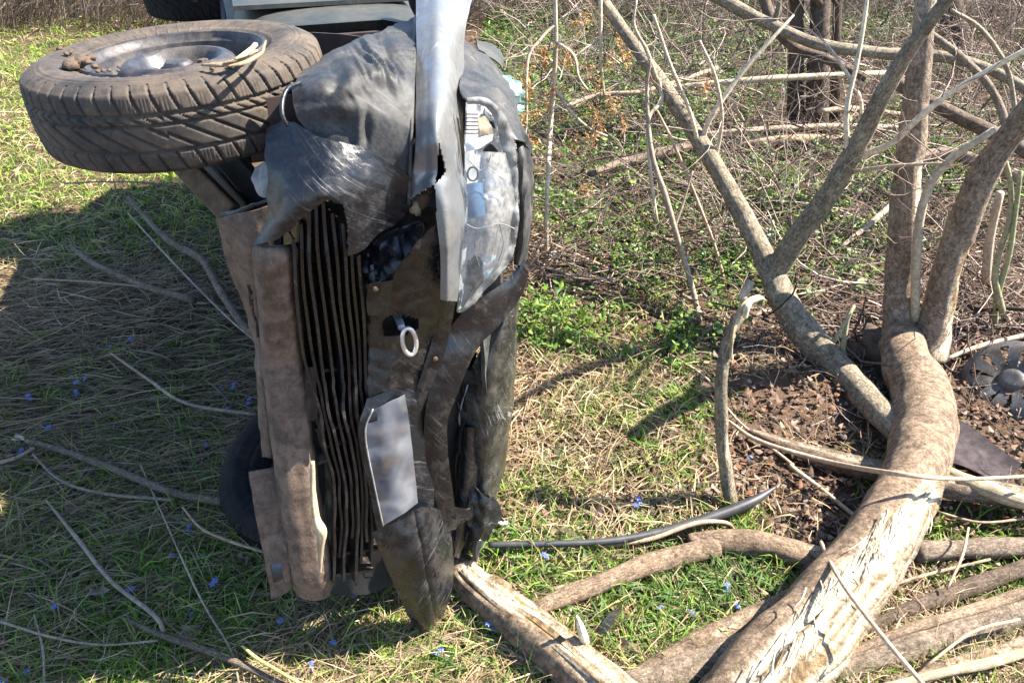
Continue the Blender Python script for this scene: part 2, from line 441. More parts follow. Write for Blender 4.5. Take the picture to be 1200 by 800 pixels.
def panel(name, rows, mat, parent=car, nv=8, nu=8, th=0.004, crum=0.006, cscale=9, holes=(), mode='s', seed=0.0, fine=0.0015, edge=0.0, ridge=None):
    """A bent sheet through rows of (px, py, s) or (px, py, r) control points."""
    A = grid_interp(rows, nv, nu)
    H, W_, _ = A.shape
    P = np.zeros((H, W_, 3))
    fn = cs if mode == 's' else cr
    for i in range(H):
        for j in range(W_):
            P[i, j] = fn(*A[i, j])
    du = np.gradient(P, axis=1); dv = np.gradient(P, axis=0)
    N = np.cross(du, dv); N /= np.linalg.norm(N, axis=2)[..., None] + 1e-9
    tocam = CAMP - P
    N *= np.sign(np.sum(N * tocam, axis=2))[..., None]
    Q = P.copy()
    for i in range(H):
        for j in range(W_):
            p = P[i, j] + seed
            d = crum * (1.0 - 3.2 * abs(mnoise.noise(Vector(p * cscale)))) + crum * 0.45 * (0.8 - 3.0 * abs(mnoise.noise(Vector(p * cscale * 2.7)))) + fine * fbm(p, 60)
            if ridge: d += ridge(A[i, j][0], A[i, j][1])
            Q[i, j] += N[i, j] * d
            if edge and (i in (0, H - 1) or j in (0, W_ - 1)):
                Q[i, j] += (du[i, j] + dv[i, j]) * edge * mnoise.noise(Vector(p * 40)) * 3
    F = []
    for i in range(H - 1):
        for j in range(W_ - 1):
            cx = A[i:i + 2, j:j + 2, 0].mean(); cy = A[i:i + 2, j:j + 2, 1].mean()
            if any(inpoly(cx, cy, h) for h in holes): continue
            F.append((i * W_ + j, (i + 1) * W_ + j, (i + 1) * W_ + j + 1, i * W_ + j + 1))
    o = link_mesh(name, Q.reshape(-1, 3), F, mat, parent, origin=Q.reshape(-1, 3).mean(0))
    # front faces point at the camera side
    solidify(o, th, 0.0)
    return o

def band(name, pts, mat, parent=car, bulge=0.012, n=6, th=0.004, crum=0.004, cols=7, seed=0.0):
    """A long narrow bowed strip: centreline (px, py, s, width_px)."""
    C = catmull(pts, n)
    T = np.gradient(C[:, :2], axis=0); T /= np.linalg.norm(T, axis=1)[:, None] + 1e-9
    Nn = np.stack([-T[:, 1], T[:, 0]], 1)
    V = []
    for i in range(len(C)):
        for j in range(cols):
            q = j / (cols - 1) * 2 - 1
            p2 = C[i, :2] + Nn[i] * q * C[i, 3] / 2
            p = cs(p2[0], p2[1], C[i, 2] + bulge * (1 - q * q))
            p = p + F_ * crum * fbm(p + seed, 14) + F_ * 0.0012 * fbm(p, 70)
            V.append(p)
    Fs = [(i * cols + j, (i + 1) * cols + j, (i + 1) * cols + j + 1, i * cols + j + 1) for i in range(len(C) - 1) for j in range(cols - 1)]
    V = np.array(V)
    o = link_mesh(name, V, Fs, mat, parent, origin=V.mean(0))
    solidify(o, th, 0.0)
    return o

def tube_part(name, pts, radii, mat, parent=car, sides=10, sub=6, rough=0.03):
    V, Fc, _, _ = tube_arrays(pts, radii, sides, sub, rough)
    return link_mesh(name, V, Fc, mat, parent, origin=V.mean(0))

# ---- cabin and rear of the body, laid out in the car's own frame
RC = 0.74                           # middle of the car across its width
def ring(s, zb, zbelt, ztop, wb, wt):
    """cross-section: sill, flank, belt, roof, both sides"""
    half = [(zb, 0.0), (zb, wb * 0.8), (zb + 0.05, wb * 0.97), (zb + 0.18, wb), (zbelt - 0.1, wb), (zbelt, wb * 0.97),
            ((zbelt + ztop) / 2, (wb * 0.95 + wt) / 2), (ztop - 0.05, wt), (ztop, wt * 0.86), (ztop + 0.02, 0.0)]
    pts = [(u, RC + y) for u, y in half] + [(u, RC - y) for u, y in half[-2:0:-1]]
    return [c3(s, u, r) for u, r in pts]
stations = [(-0.86, -0.22, 0.30, 0.40, 0.755, 0.68), (-1.02, -0.23, 0.36, 0.46, 0.77, 0.66), (-1.2, -0.24, 0.38, 0.52, 0.775, 0.60), (-1.62, -0.24, 0.39, 0.72, 0.775, 0.53),
            (-2.2, -0.24, 0.40, 0.74, 0.77, 0.53), (-2.75, -0.22, 0.42, 0.74, 0.76, 0.52), (-3.05, -0.18, 0.43, 0.68, 0.74, 0.52), (-3.3, -0.12, 0.42, 0.5, 0.72, 0.58), (-3.5, -0.05, 0.38, 0.42, 0.66, 0.5)]
Vb, Fb = [], []
for st in stations: Vb += ring(*st)
K = 18
for i in range(len(stations) - 1):
    for k in range(K):
        a, b2 = i * K + k, i * K + (k + 1) % K
        Fb.append((a, a + K, b2 + K, b2))
Fb.append(tuple(range((len(stations) - 1) * K, len(stations) * K)))
Fb.append(tuple(range(K - 1, -1, -1)))
body = link_mesh('body', Vb, Fb, M['door_paint'], car, origin=c3(-2, 0.1, RC))
bv = body.modifiers.new('soft', 'SUBSURF'); bv.levels = bv.render_levels = 2
def side_sheet(name, quad, mat, lift, nv=4, parent=car):
    P = [np.array(q) for q in quad]
    V = []
    for i in range(nv + 1):
        for j in range(nv + 1):
            a, b2 = i / nv, j / nv
            V.append((P[0] * (1 - a) + P[3] * a) * (1 - b2) + (P[1] * (1 - a) + P[2] * a) * b2)
    Fs = [(i * (nv + 1) + j, i * (nv + 1) + j + 1, (i + 1) * (nv + 1) + j + 1, (i + 1) * (nv + 1) + j) for i in range(nv) for j in range(nv)]
    V = np.array(V) + R_ * lift
    o = link_mesh(name, V, Fs, mat, parent, origin=V.mean(0)); solidify(o, 0.012, 0.0); return o
for nm, s0, s1 in (('door', -1.06, -1.95), ('door', -1.97, -2.62)):
    d = side_sheet(nm, [c3(s0, -0.19, RC + 0.772), c3(s1, -0.19, RC + 0.772), c3(s1, 0.33, RC + 0.765), c3(s0 - 0.02, 0.33, RC + 0.765)], M['door_paint'], 0.01)
    hb = box_arrays(c3(s1 + 0.12, 0.25, RC + 0.80), F_, U_, R_, 0.08, 0.013, 0.012)
    link_mesh('handle', *hb, M['black'], d, origin=hb[0].mean(0), smooth=False)
    sw = side_sheet('side_window', [c3(s0 - (0.35 if s0 > -1.5 else 0.03), 0.42, RC + 0.735), c3(s1 + 0.03, 0.42, RC + 0.735), c3(s1 + 0.05, 0.66, RC + 0.60), c3(s0 - (0.58 if s0 > -1.5 else 0.05), 0.66, RC + 0.60)], M['glass'], 0.012)
ws = side_sheet('windscreen', [c3(-1.02, 0.50, RC - 0.58), c3(-1.02, 0.50, RC + 0.58), c3(-1.60, 0.75, RC + 0.46), c3(-1.60, 0.75, RC - 0.46)], M['glass'], 0.0)
# rear edge of the front wing, seen over the wheel
WING_REAR = True
# wheel-arch liner: an arched sheet between the flank and the engine bay
Vl, Fl = [], []
for i in range(13):
    a = math.pi * (i / 12)
    for j in range(6):
        q = j / 5
        Vl.append(c3(-0.49 - 0.36 * math.cos(math.pi - a) * 1.0, -0.16 + 0.33 * math.sin(a), RC + 0.745 - 0.5 * q))
for i in range(12):
    for j in range(5):
        a = i * 6 + j; Fl.append((a, a + 1, a + 7, a + 6))
ln = link_mesh('wheel_arch_liner', Vl, Fl, M['liner'], car, origin=c3(-0.5, 0, RC + 0.5)); solidify(ln, 0.006)
# back wall of the arch that the camera looks into
bw = box_arrays(c3(-0.84, 0.02, RC + 0.40), F_, U_, R_, 0.01, 0.24, 0.33)
link_mesh('bulkhead', *bw, M['liner'], car, origin=bw[0].mean(0), smooth=False)
bx = box_arrays(c3(-0.825, -0.08, RC + 0.752), F_, U_, R_, 0.004, 0.035, 0.009)
link_mesh('arch_bracket', *bx, M['steel_blue'], car, origin=bx[0].mean(0), smooth=False)
# engine bay mass behind the grille
eng = []
for (s, u, r, hs, hu, hr) in ((-0.36, 0.00, 0.62, 0.20, 0.20, 0.52), (-0.20, -0.10, 0.55, 0.05, 0.15, 0.45), (-0.2, 0.12, 0.7, 0.06, 0.09, 0.4), (-0.65, 0.05, 0.6, 0.2, 0.26, 0.45)):
    eng.append(box_arrays(c3(s, u, r), F_, U_, R_, hs, hu, hr))
Ve, Fe, _ = merge(eng)
link_mesh('engine', Ve, Fe, M['black'], car, origin=Ve.mean(0), smooth=False)
# bonnet from the nose back to the windscreen, buckled
Vh, Fh = [], []
for i in range(25):
    s = -0.10 - 0.92 * i / 24
    for j in range(25):
        q = j / 24; r = 0.12 + 1.22 * q
        u = 0.235 + 0.26 * (i / 24) ** 0.8 + 0.03 * math.sin(math.pi * q) + 0.018 * math.sin(9 * s + 5 * q) - 0.05 * (1 - i / 24) ** 4
        Vh.append(c3(s, u, r) + U_ * 0.02 * fbm(c3(s, u, r), 5))
for i in range(24):
    for j in range(24):
        a = i * 25 + j; Fh.append((a, a + 1, a + 26, a + 25))
hd = link_mesh('bonnet', Vh, Fh, M['paint'], car, origin=c3(-0.6, 0.35, RC)); solidify(hd, 0.01)
# underside: floor pan ribs, exhaust, silencer, rear axle
fp = []
for r0 in (0.18, 0.42, 0.95, 1.22):
    fp.append(box_arrays(c3(-1.85, -0.245, r0), F_, U_, R_, 0.85, 0.018, 0.035))
Vp, Fp, _ = merge(fp[:1])
for bA in fp:
    link_mesh('floor_rib', *bA, M['liner'], car, origin=bA[0].mean(0), smooth=False)
fl = box_arrays(c3(-1.9, -0.238, RC), F_, U_, R_, 0.95, 0.008, 0.64)
link_mesh('floor_pan', *fl, M['liner'], car, origin=fl[0].mean(0), smooth=False)
tube_part('exhaust_pipe', [c3(-0.7, -0.25, 0.62), c3(-1.1, -0.275, 0.66), c3(-1.8, -0.285, 0.68), c3(-2.4, -0.285, 0.62), c3(-2.75, -0.28, 0.5), c3(-3.3, -0.2, 0.42)], [0.024] * 6, M['rust'])
tube_part('silencer', [c3(-1.5, -0.29, 0.67), c3(-1.54, -0.29, 0.67), c3(-1.9, -0.29, 0.67), c3(-1.94, -0.29, 0.66)], [0.03, 0.07, 0.07, 0.03], M['rust'], sides=16)
tube_part('rear_axle', [c3(-2.9, -0.27, 0.1), c3(-2.86, -0.25, 0.5), c3(-2.86, -0.25, 1.0), c3(-2.9, -0.29, 1.3)], [0.035, 0.04, 0.04, 0.035], M['rust'], sides=12)
tube_part('drive_shaft', [c3(-0.5, -0.2, 0.2), c3(-0.45, -0.16, 0.55), c3(-0.45, -0.16, 0.9), c3(-0.5, -0.25, 1.3)], [0.02, 0.03, 0.03, 0.02], M['rust'], sides=12)
cm = box_arrays(c3(-0.6, -0.2, 0.7), F_, U_, R_, 0.06, 0.03, 0.5)
link_mesh('crossmember', *cm, M['rust'], car, origin=cm[0].mean(0), smooth=False)
# door mirror, folded up
mm = tube_arrays([cs(494, 22, -0.80), cs(493, 8, -0.82), cs(492, -8, -0.84), cs(491, -24, -0.86)], [0.012, 0.03, 0.035, 0.02], 12, 5, 0.03)
link_mesh('door_mirror', mm[0], mm[1], M['rubber_dark'], car, origin=mm[0].mean(0))

# ---- wheels
def make_tyre_mesh(nt_=900, blocks=54, pn=12):
    R0, Wd = 0.300, 0.0875
    prof = [(-0.062, 0.180), (-0.074, 0.192), (-0.085, 0.222), (-0.0875, 0.242), (-0.083, 0.268), (-0.074, 0.286), (-0.064, 0.295), (-0.03, 0.3), (0, 0.301),
            (0.03, 0.3), (0.064, 0.295), (0.074, 0.286), (0.083, 0.268), (0.0875, 0.242), (0.085, 0.222), (0.074, 0.192), (0.062, 0.180)]
    pr = catmull(prof, pn)
    w, r = pr[:, 0], pr[:, 1]
    th = np.linspace(0, 2 * np.pi, nt_, endpoint=False)
    TH, W2 = np.meshgrid(th, w, indexing='ij'); RR = np.tile(r, (nt_, 1))
    arc = TH * R0
    def groove(x, half): return np.clip(1.6 - np.abs(x) / half, 0, 1)
    per = 2 * np.pi * R0 / blocks
    aw = np.abs(W2)
    g = np.maximum(groove(W2 - 0.034, 0.0026), groove(W2 + 0.034, 0.0026))
    g = np.maximum(g, groove(W2 - 0.016, 0.0020))
    ph = ((arc + np.sign(W2) * 0.35 * (aw - 0.03)) / per) % 1.0
    sh = groove((np.minimum(ph, 1 - ph)) * per, 0.0020) * (aw > 0.034) * (aw < 0.082)
    ph2 = ((arc + 1.5 * W2) / (per * 1.45)) % 1.0
    md = groove((np.minimum(ph2, 1 - ph2)) * per * 1.45, 0.0030) * (aw < 0.034)
    ph3 = ((arc + 1.7 * W2 + per * 0.6 * (1 + 0.0 * arc)) / (per * 1.45)) % 1.0
    md2 = groove((np.minimum(ph3, 1 - ph3)) * per * 1.45, 0.0014) * (W2 > 0.016) * (W2 < 0.034) * 0.8
    g = np.maximum(np.maximum(g, sh), np.maximum(md, md2)) * (aw < 0.083)
    sip = ((arc / (per / 5)) % 1.0 < 0.25) * (aw > 0.034) * (aw < 0.064) * 0.12
    RR = RR - 0.0085 * np.maximum(g, sip) * np.where(aw > 0.074, 0.5, 1)
    # raised bead ring and lettering band on the sidewall
    ringz = 0.0016 * (np.exp(-((RR - 0.200) / 0.003) ** 2) + np.exp(-((RR - 0.252) / 0.002) ** 2) + 0.7 * np.exp(-((RR - 0.262) / 0.0015) ** 2))
    seg = (TH / (2 * np.pi) * 160).astype(int); txt = ((np.sin(seg * 12.9898) * 43758.5453) % 1.0 > 0.42) & (np.sin(TH * 2 + 0.5) > 0.25)
    ringz = ringz + 0.0014 * txt * (RR > 0.216) * (RR < 0.238)
    W2 = W2 + np.sign(W2) * ringz * (np.abs(W2) > 0.06)
    V = np.stack([RR * np.cos(TH), RR * np.sin(TH), W2], -1).reshape(-1, 3)
    k = len(w); i, j = np.meshgrid(np.arange(nt_), np.arange(k - 1), indexing='ij')
    a = (i * k + j).ravel(); b2 = (((i + 1) % nt_) * k + j).ravel()
    return V, np.stack([a, b2, b2 + 1, a + 1], 1)

def revolve(prof, n=96, drop=None):
    V, Fs = [], []
    k = len(prof)
    for i in range(n):
        a = 2 * math.pi * i / n
        for (r, z) in prof: V.append((r * math.cos(a), r * math.sin(a), z))
    for i in range(n):
        for j in range(k - 1):
            if drop and drop((i + 0.5) / n, (prof[j][0] + prof[j + 1][0]) / 2): continue
            a, b2 = i * k + j, ((i + 1) % n) * k + j
            Fs.append((a, b2, b2 + 1, a + 1))
    return np.array(V), Fs

TYRE_HI = make_tyre_mesh()
TYRE_LO = make_tyre_mesh(420, 54, 4)
rim_prof = [(0.186, 0.070), (0.190, 0.076), (0.186, 0.080), (0.180, 0.078), (0.176, 0.066), (0.168, 0.060), (0.165, 0.040), (0.160, 0.028), (0.152, 0.026), (0.146, 0.030), (0.138, 0.034), (0.130, 0.037), (0.124, 0.042), (0.116, 0.056), (0.106, 0.064),
            (0.094, 0.066), (0.084, 0.060), (0.076, 0.046), (0.068, 0.036), (0.050, 0.034), (0.034, 0.034), (0.030, 0.036), (0.030, 0.052), (0.024, 0.058), (0.0005, 0.060)]
barrel = [(0.176, 0.066), (0.172, 0.03), (0.165, -0.02), (0.172, -0.06), (0.186, -0.076), (0.19, -0.07)]
def hole(u, r):
    return 0.134 < r < 0.150 and ((u * 16) % 1.0) < 0.52
RV, RF = revolve(rim_prof, 128, hole)
BV, BF = revolve(barrel, 64)
def place(V, M4): 
    V = np.asarray(V); A = np.array(M4.to_3x3()); return V @ A.T
def make_wheel(centre, axis_v, spin, tyre_mat, tyre=None):
    wh = empty('wheel', centre, car)
    z = Vector(axis_v).normalized(); q = z.to_track_quat('Z', 'Y').to_matrix().to_4x4() @ Matrix.Rotation(spin, 4, 'Z')
    c = np.asarray(centre, float)
    TV, TF = tyre or TYRE_LO
    link_mesh('tyre', place(TV, q) + c, TF, tyre_mat, wh, origin=c)
    Vr, Fr, _ = merge([(RV, RF), (BV, BF)])
    ro = link_mesh('rim', place(Vr, q) + c, Fr, M['rim'], wh, origin=c); solidify(ro, 0.003)
    dV, dF = revolve([(0.16, 0.0), (0.12, 0.008), (0.0005, 0.012)], 48)
    link_mesh('brake_drum', place(dV, q) + c, dF, M['black'], wh, origin=c)
    for k in range(4):
        a = k * math.pi / 2 + 0.4
        nV, nF = revolve([(0.0125, 0.03), (0.0125, 0.048), (0.0105, 0.052), (0.0005, 0.053)], 6)
        nV = nV + np.array([0.052 * math.cos(a), 0.052 * math.sin(a), 0])
        link_mesh('wheel_nut', place(nV, q) + c, nF, M['mud'], wh, origin=c, smooth=False)
    return wh, q
ax_f = R_ + np.array([-0.03, -0.045, 0.0]); ax_f /= np.linalg.norm(ax_f)
face = DY(203, 56, 1.62)
wc = face - ax_f * 0.085
wheel_f, qf = make_wheel(wc, ax_f, 0.3, M['rubber'], TYRE_HI)
ax_r = R_ + np.array([0.0, -0.01, 0])
make_wheel(c3(-2.90, -0.30, 1.36), ax_r, 0.9, M['rubber_dark'])
ax_l = -(R_ * 1.0 + np.array([-0.22, -0.34, 0.0]))
make_wheel(G(372, 580, 0.0) + np.array([0.0, 0.0, 0.13]), ax_l, 1.7, M['rubber_dark'])
# mud clods pressed into the upper tyre wall
def clod(px, py, rad_, n=5, sd=0, flat=0.6):
    for k in range(n):
        d = ray(px + random.uniform(-16, 16), py + random.uniform(-5, 5))
        t = np.dot(face - CAMP, ax_f) / np.dot(d, ax_f); p = CAMP + d * t + ax_f * 0.004
        r = rad_ * random.uniform(0.5, 1.1)
        V, Fs = [], []
        for i in range(7):
            for j in range(10):
                a, b2 = math.pi * i / 6, 2 * math.pi * j / 10
                v = Vector((math.sin(a) * math.cos(b2), math.sin(a) * math.sin(b2), math.cos(a) * flat))
                v = v * r * (1 + 0.5 * mnoise.noise(v * 2.5 + Vector((k + sd, 0, 0))))
                V.append(p + np.array(v))
        for i in range(6):
            for j in range(10):
                Fs.append((i * 10 + j, (i + 1) * 10 + j, (i + 1) * 10 + (j + 1) % 10, i * 10 + (j + 1) % 10))
        link_mesh('mud_clod', V, Fs, M['mud'], wheel_f, origin=np.mean(V, 0))
clod(98, 74, 0.016, 10); clod(78, 64, 0.008, 5, 4); clod(125, 82, 0.007, 6, 7)
clod(260, 82, 0.006, 8, 9)

# ---- suspension arms hanging under the wheel
for nm, p0, p1, wd, dp, mt in (('suspension_arm', cr(208, 186, 1.28), cs(272, 252, -0.28), 0.028, 0.012, 'rust'), ('suspension_arm', cr(262, 178, 1.28), cs(322, 250, -0.30), 0.03, 0.02, 'black'),
                               ('suspension_arm', cr(238, 184, 1.24), cs(300, 250, -0.33), 0.02, 0.03, 'black')):
    d = p1 - p0; L = np.linalg.norm(d); d /= L; sx = np.cross(d, F_); sx /= np.linalg.norm(sx); sy = np.cross(d, sx)
    bA = box_arrays((p0 + p1) / 2, d, sx, sy, L / 2, wd, dp)
    o = link_mesh(nm, *bA, M[mt], car, origin=bA[0].mean(0), smooth=False)
    bm = o.modifiers.new('bevel', 'BEVEL'); bm.width = 0.006; bm.segments = 2
panel('bracket', [[(299, 196, -0.10), (308, 190, -0.08), (322, 186, -0.08)], [(296, 210, -0.08), (306, 212, -0.06), (320, 214, -0.06)], [(306, 228, -0.06), (312, 232, -0.05), (320, 236, -0.06)]], M['trim'], nv=5, nu=5, crum=0.006)

# ---- crushed right front wing (faces the sky)
def wing_ridge(px, py):
    d = 0.0
    a1, b1 = px * 0.72 - py * 0.45, px * 0.45 + py * 0.72
    fold = 1.0 - 2.6 * abs(mnoise.noise(Vector((a1 * 0.055, b1 * 0.016, 4.2))))
    fold += 0.5 * (1.0 - 2.6 * abs(mnoise.noise(Vector((a1 * 0.13, b1 * 0.03, 8.0)))))
    d += 0.016 * fold * math.exp(-((px - 438) / 34) ** 2 - ((py - 78) / 32) ** 2)
    d -= 0.016 * math.exp(-((px - 395 + (py - 90) * 0.4) / 9) ** 2 - ((py - 100) / 14) ** 2)
    e = math.exp(-((py - 150) / 22) ** 2)
    d += 0.008 * math.exp(-((px - 421) / 5) ** 2) * e - 0.008 * math.exp(-((px - 429) / 5) ** 2) * e
    return d
panel('wing', [[(374, 68, 1.50), (399, 57, 1.515), (446, 37, 1.52), (486, 20, 1.52)],
               [(345, 97, 1.51), (390, 92, 1.525), (440, 80, 1.525), (485, 70, 1.515)],
               [(344, 125, 1.485), (395, 122, 1.49), (440, 118, 1.485), (484, 115, 1.475)],
               [(356, 148, 1.452), (408, 148, 1.448), (445, 154, 1.434), (482, 165, 1.412)],
               [(368, 170, 1.42), (412, 178, 1.405), (448, 190, 1.38), (480, 214, 1.335)]],
      M['paint'], mode='r', nv=22, nu=30, crum=0.002, cscale=7, th=0.002, fine=0.0006, ridge=wing_ridge, edge=0.5)
for rows_ in ([[(256, -34, 1.45), (305, -36, 1.48), (354, -36, 1.49)], [(261, -4, 1.45), (308, -6, 1.485), (359, -4, 1.495)], [(264, 12, 1.45), (310, 8, 1.485), (364, 8, 1.495)], [(266, 25, 1.44), (310, 20, 1.475), (368, 17, 1.485)], [(268, 27, 1.41), (310, 22, 1.445), (369, 19, 1.455)]],
              [[(358, -36, 1.495), (420, -36, 1.50), (476, -30, 1.47)], [(363, -4, 1.50), (424, -4, 1.50), (480, 2, 1.47)], [(368, 8, 1.50), (418, 8, 1.50), (478, 14, 1.465)], [(372, 17, 1.49), (414, 20, 1.49), (452, 32, 1.47)], [(373, 19, 1.46), (412, 23, 1.46), (446, 36, 1.44)]]):
    panel('wing_rear', rows_, M['door_paint'], mode='r', nv=8, nu=12, crum=0.0015, cscale=4, th=0.003, fine=0.0)
panel('arch_trim', [[(300, 21, 1.47), (335, 19, 1.475), (364, 18, 1.48)], [(301, 26, 1.46), (335, 23, 1.465), (366, 23, 1.47)]], M['black'], mode='r', nv=3, nu=6, crum=0.0)
# torn hook of the wing over the tyre
tube_part('torn_edge', [cr(352, 97, 1.515), cr(338, 103, 1.515), cr(331, 118, 1.50), cr(331, 135, 1.48), cr(337, 148, 1.46)], [0.003, 0.004, 0.0045, 0.004, 0.003], M['scuffed'])
# scuffed bumper corner bulging forward
panel('bumper_corner', [[(314, 152, -0.09), (340, 143, -0.05), (378, 162, 0.005), (430, 176, 0.015), (480, 206, 0.012)],
                        [(312, 176, -0.05), (343, 176, -0.015), (385, 183, 0.03), (430, 198, 0.03), (480, 224, 0.0)],
                        [(315, 210, -0.02), (345, 208, 0.025), (385, 206, 0.05), (430, 222, 0.04), (480, 240, -0.01)],
                        [(314, 250, -0.01), (342, 240, 0.045), (385, 226, 0.06), (416, 252, 0.05), (466, 258, 0.0)],
                        [(296, 288, 0.0), (332, 276, 0.035), (388, 233, 0.055), (408, 297, 0.045), (446, 272, 0.01)]],
      M['scuffed'], nv=16, nu=16, crum=0.003, cscale=6, th=0.003, fine=0.001, edge=0.5,
      holes=[[(346, 300), (340, 272), (350, 256), (370, 240), (388, 234), (402, 240), (406, 262), (408, 320), (360, 330)]])
# dent shadow fold below the wing hook
# crease strip (the bright fold) beside the lamp
sil = [(-30, -0.66), (2, -0.55), (45, -0.36), (90, -0.20), (130, -0.05), (165, 0.0)]
fold_rows = [[(488, y, q), (500, y - 2, q + 0.022), (513, y - 4, q + 0.036), (527, y - 4, q - 0.01), (543 + max(0, 12 - y * 0.25) * 0.9, y - 3 - (4 if y < 0 else 0), q - 0.13)] for y, q in sil]
fold_rows += [[(484, 200, 0.0), (498, 200, 0.01), (514, 200, 0.03), (530, 200, 0.0), (545, 203, -0.09)], [(481, 226, 0.0), (495, 222, 0.02), (509, 219, 0.045), (526, 221, 0.03), (546, 223, -0.05)],
              [(481, 252, 0.02), (497, 252, 0.03), (511, 252, 0.05), (527, 255, 0.055), (544, 258, 0.0)], [(486, 300, 0.05), (502, 300, 0.06), (516, 300, 0.065), (527, 302, 0.07), (540, 305, 0.02)],
              [(486, 350, 0.08), (502, 350, 0.08), (516, 351, 0.085), (525, 352, 0.09), (535, 353, 0.06)]]
panel('folded_wing_edge', fold_rows, M['silver'], nv=12, nu=10, crum=0.0015, cscale=5, th=0.002, fine=0.0004,
      holes=[[(470, 244), (487, 229), (508, 217), (510.5, 224), (511.5, 252), (516.5, 300), (516.5, 356), (470, 356)], [(513, 164), (517, 178), (522, 200), (516, 210), (509, 217), (513, 195)]])
tube_part('crease_lip', [cs(487, 20, -0.57), cs(485, 75, -0.24), cs(483, 125, -0.055), cs(481, 178, 0.006), cs(479, 240, 0.004)], [0.004] * 5, M['paint'], sides=8)
band('trim_strip', [(526, 345, 0.045, 18), (518, 390, 0.045, 17), (504, 435, 0.045, 17), (492, 470, 0.04, 14), (486, 500, 0.03, 8)], M['mud_plastic'], bulge=0.006, crum=0.006)
# ruptured opening below the wing: rust-coloured foam
for (px, py, r, mt) in ((495, 232, 0.02, 'rust'), (487, 242, 0.015, 'tan'), (500, 222, 0.013, 'rust')):
    V, Fs = [], []
    p0 = cs(px, py, -0.035)
    for i in range(8):
        for j in range(12):
            a, b2 = math.pi * i / 7, 2 * math.pi * j / 12
            v = Vector((math.sin(a) * math.cos(b2), math.sin(a) * math.sin(b2), math.cos(a)))
            V.append(p0 + np.array(v) * r * (1 + 0.6 * mnoise.noise(v * 3 + Vector((px, 0, 0)))))
    for i in range(7):
        for j in range(12): Fs.append((i * 12 + j, (i + 1) * 12 + j, (i + 1) * 12 + (j + 1) % 12, i * 12 + (j + 1) % 12))
    link_mesh('foam_lump', V, Fs, M[mt], car, origin=np.mean(V, 0))
# bumper beam behind the rip, blue-black
panel('crash_beam', [[(424, 282, -0.03), (455, 272, -0.02), (495, 255, -0.02)], [(428, 320, -0.01), (458, 310, 0.0), (492, 290, -0.01)], [(430, 350, -0.01), (458, 345, 0.0), (488, 325, -0.01)]], M['scuffed'], nv=10, nu=10, crum=0.02, cscale=22)
panel('radiator_shroud', [[(330, 236, -0.10), (420, 236, -0.10), (512, 240, -0.10)], [(326, 400, -0.10), (420, 400, -0.10), (530, 400, -0.12)], [(330, 560, -0.11), (430, 560, -0.11), (540, 560, -0.14)], [(350, 690, -0.12), (440, 690, -0.11), (530, 640, -0.12)]],
      M['black'], nv=8, nu=8, crum=0.012)

# ---- underside skirt and rounded brown lip
panel('skirt', [[(255, 256, -0.10), (276, 251, -0.06), (302, 246, -0.03), (318, 242, -0.03)], [(262, 290, -0.10), (280, 290, -0.06), (296, 292, -0.04), (306, 292, -0.04)],
                [(281, 345, -0.10), (291, 345, -0.06), (300, 346, -0.04), (305, 346, -0.05)], [(298, 400, -0.10), (302, 401, -0.06), (306, 401, -0.05), (309, 401, -0.06)],
                [(303, 470, -0.10), (307, 470, -0.07), (311, 471, -0.06), (315, 471, -0.07)], [(309, 535, -0.10), (313, 535, -0.07), (318, 536, -0.06), (321, 536, -0.07)]],
      M['brown_lip'], nv=9, nu=6, crum=0.003, cscale=8, th=0.004, holes=[[(290, 330), (294, 330), (306, 395), (303, 395)]])
panel('skirt_cap', [[(262, 262, -0.14), (285, 254, -0.13), (308, 248, -0.12)], [(268, 274, -0.12), (288, 270, -0.11), (306, 264, -0.10)]], M['scuffed'], nv=6, nu=6, crum=0.012, cscale=25)
panel('undertray', [[(258, 254, -0.12), (288, 246, -0.16), (318, 238, -0.2)], [(262, 250, -0.3), (290, 240, -0.35), (318, 232, -0.4)]], M['trim'], nv=5, nu=8, crum=0.005)
lip = []
for (y, xl, xr, s) in ((284, 299, 345, 0.0), (300, 298, 346, 0.02), (380, 304, 353, 0.02), (480, 314, 361, 0.025), (580, 326, 374, 0.03), (640, 334, 385, 0.03), (675, 340, 390, 0.025), (697, 350, 386, 0.0)):
    row = []
    for q in (-1, -0.75, -0.35, 0.1, 0.5, 0.85, 1):
        row.append((xl + (xr - xl) * (q + 1) / 2, y + 5 * (1 - q * q), s + 0.045 * max(0, 1 - abs(q) ** 5) - 0.04))
    lip.append(row)
panel('bumper_lip', lip, M['brown_lip'], nv=10, nu=4, crum=0.0018, cscale=6, th=0.005, fine=0.0012)
panel('skirt_flap', [[(292, 552, -0.03), (307, 550, -0.02), (321, 547, -0.02)], [(300, 600, -0.01), (315, 600, 0.0), (330, 599, 0.0)], [(311, 655, 0.0), (325, 653, 0.01), (337, 650, 0.01)], [(318, 701, 0.0), (330, 697, 0.01), (342, 689, 0.01)]],
      M['brown_lip'], nv=10, nu=10, crum=0.004, th=0.005, holes=[[(318, 660), (329, 657), (333, 680), (321, 684)]])
sl = box_arrays(cs(325, 672, -0.02), F_, U_, R_, 0.006, 0.02, 0.03); link_mesh('slot_clip', *sl, M['steel_blue'], car, origin=sl[0].mean(0), smooth=False)

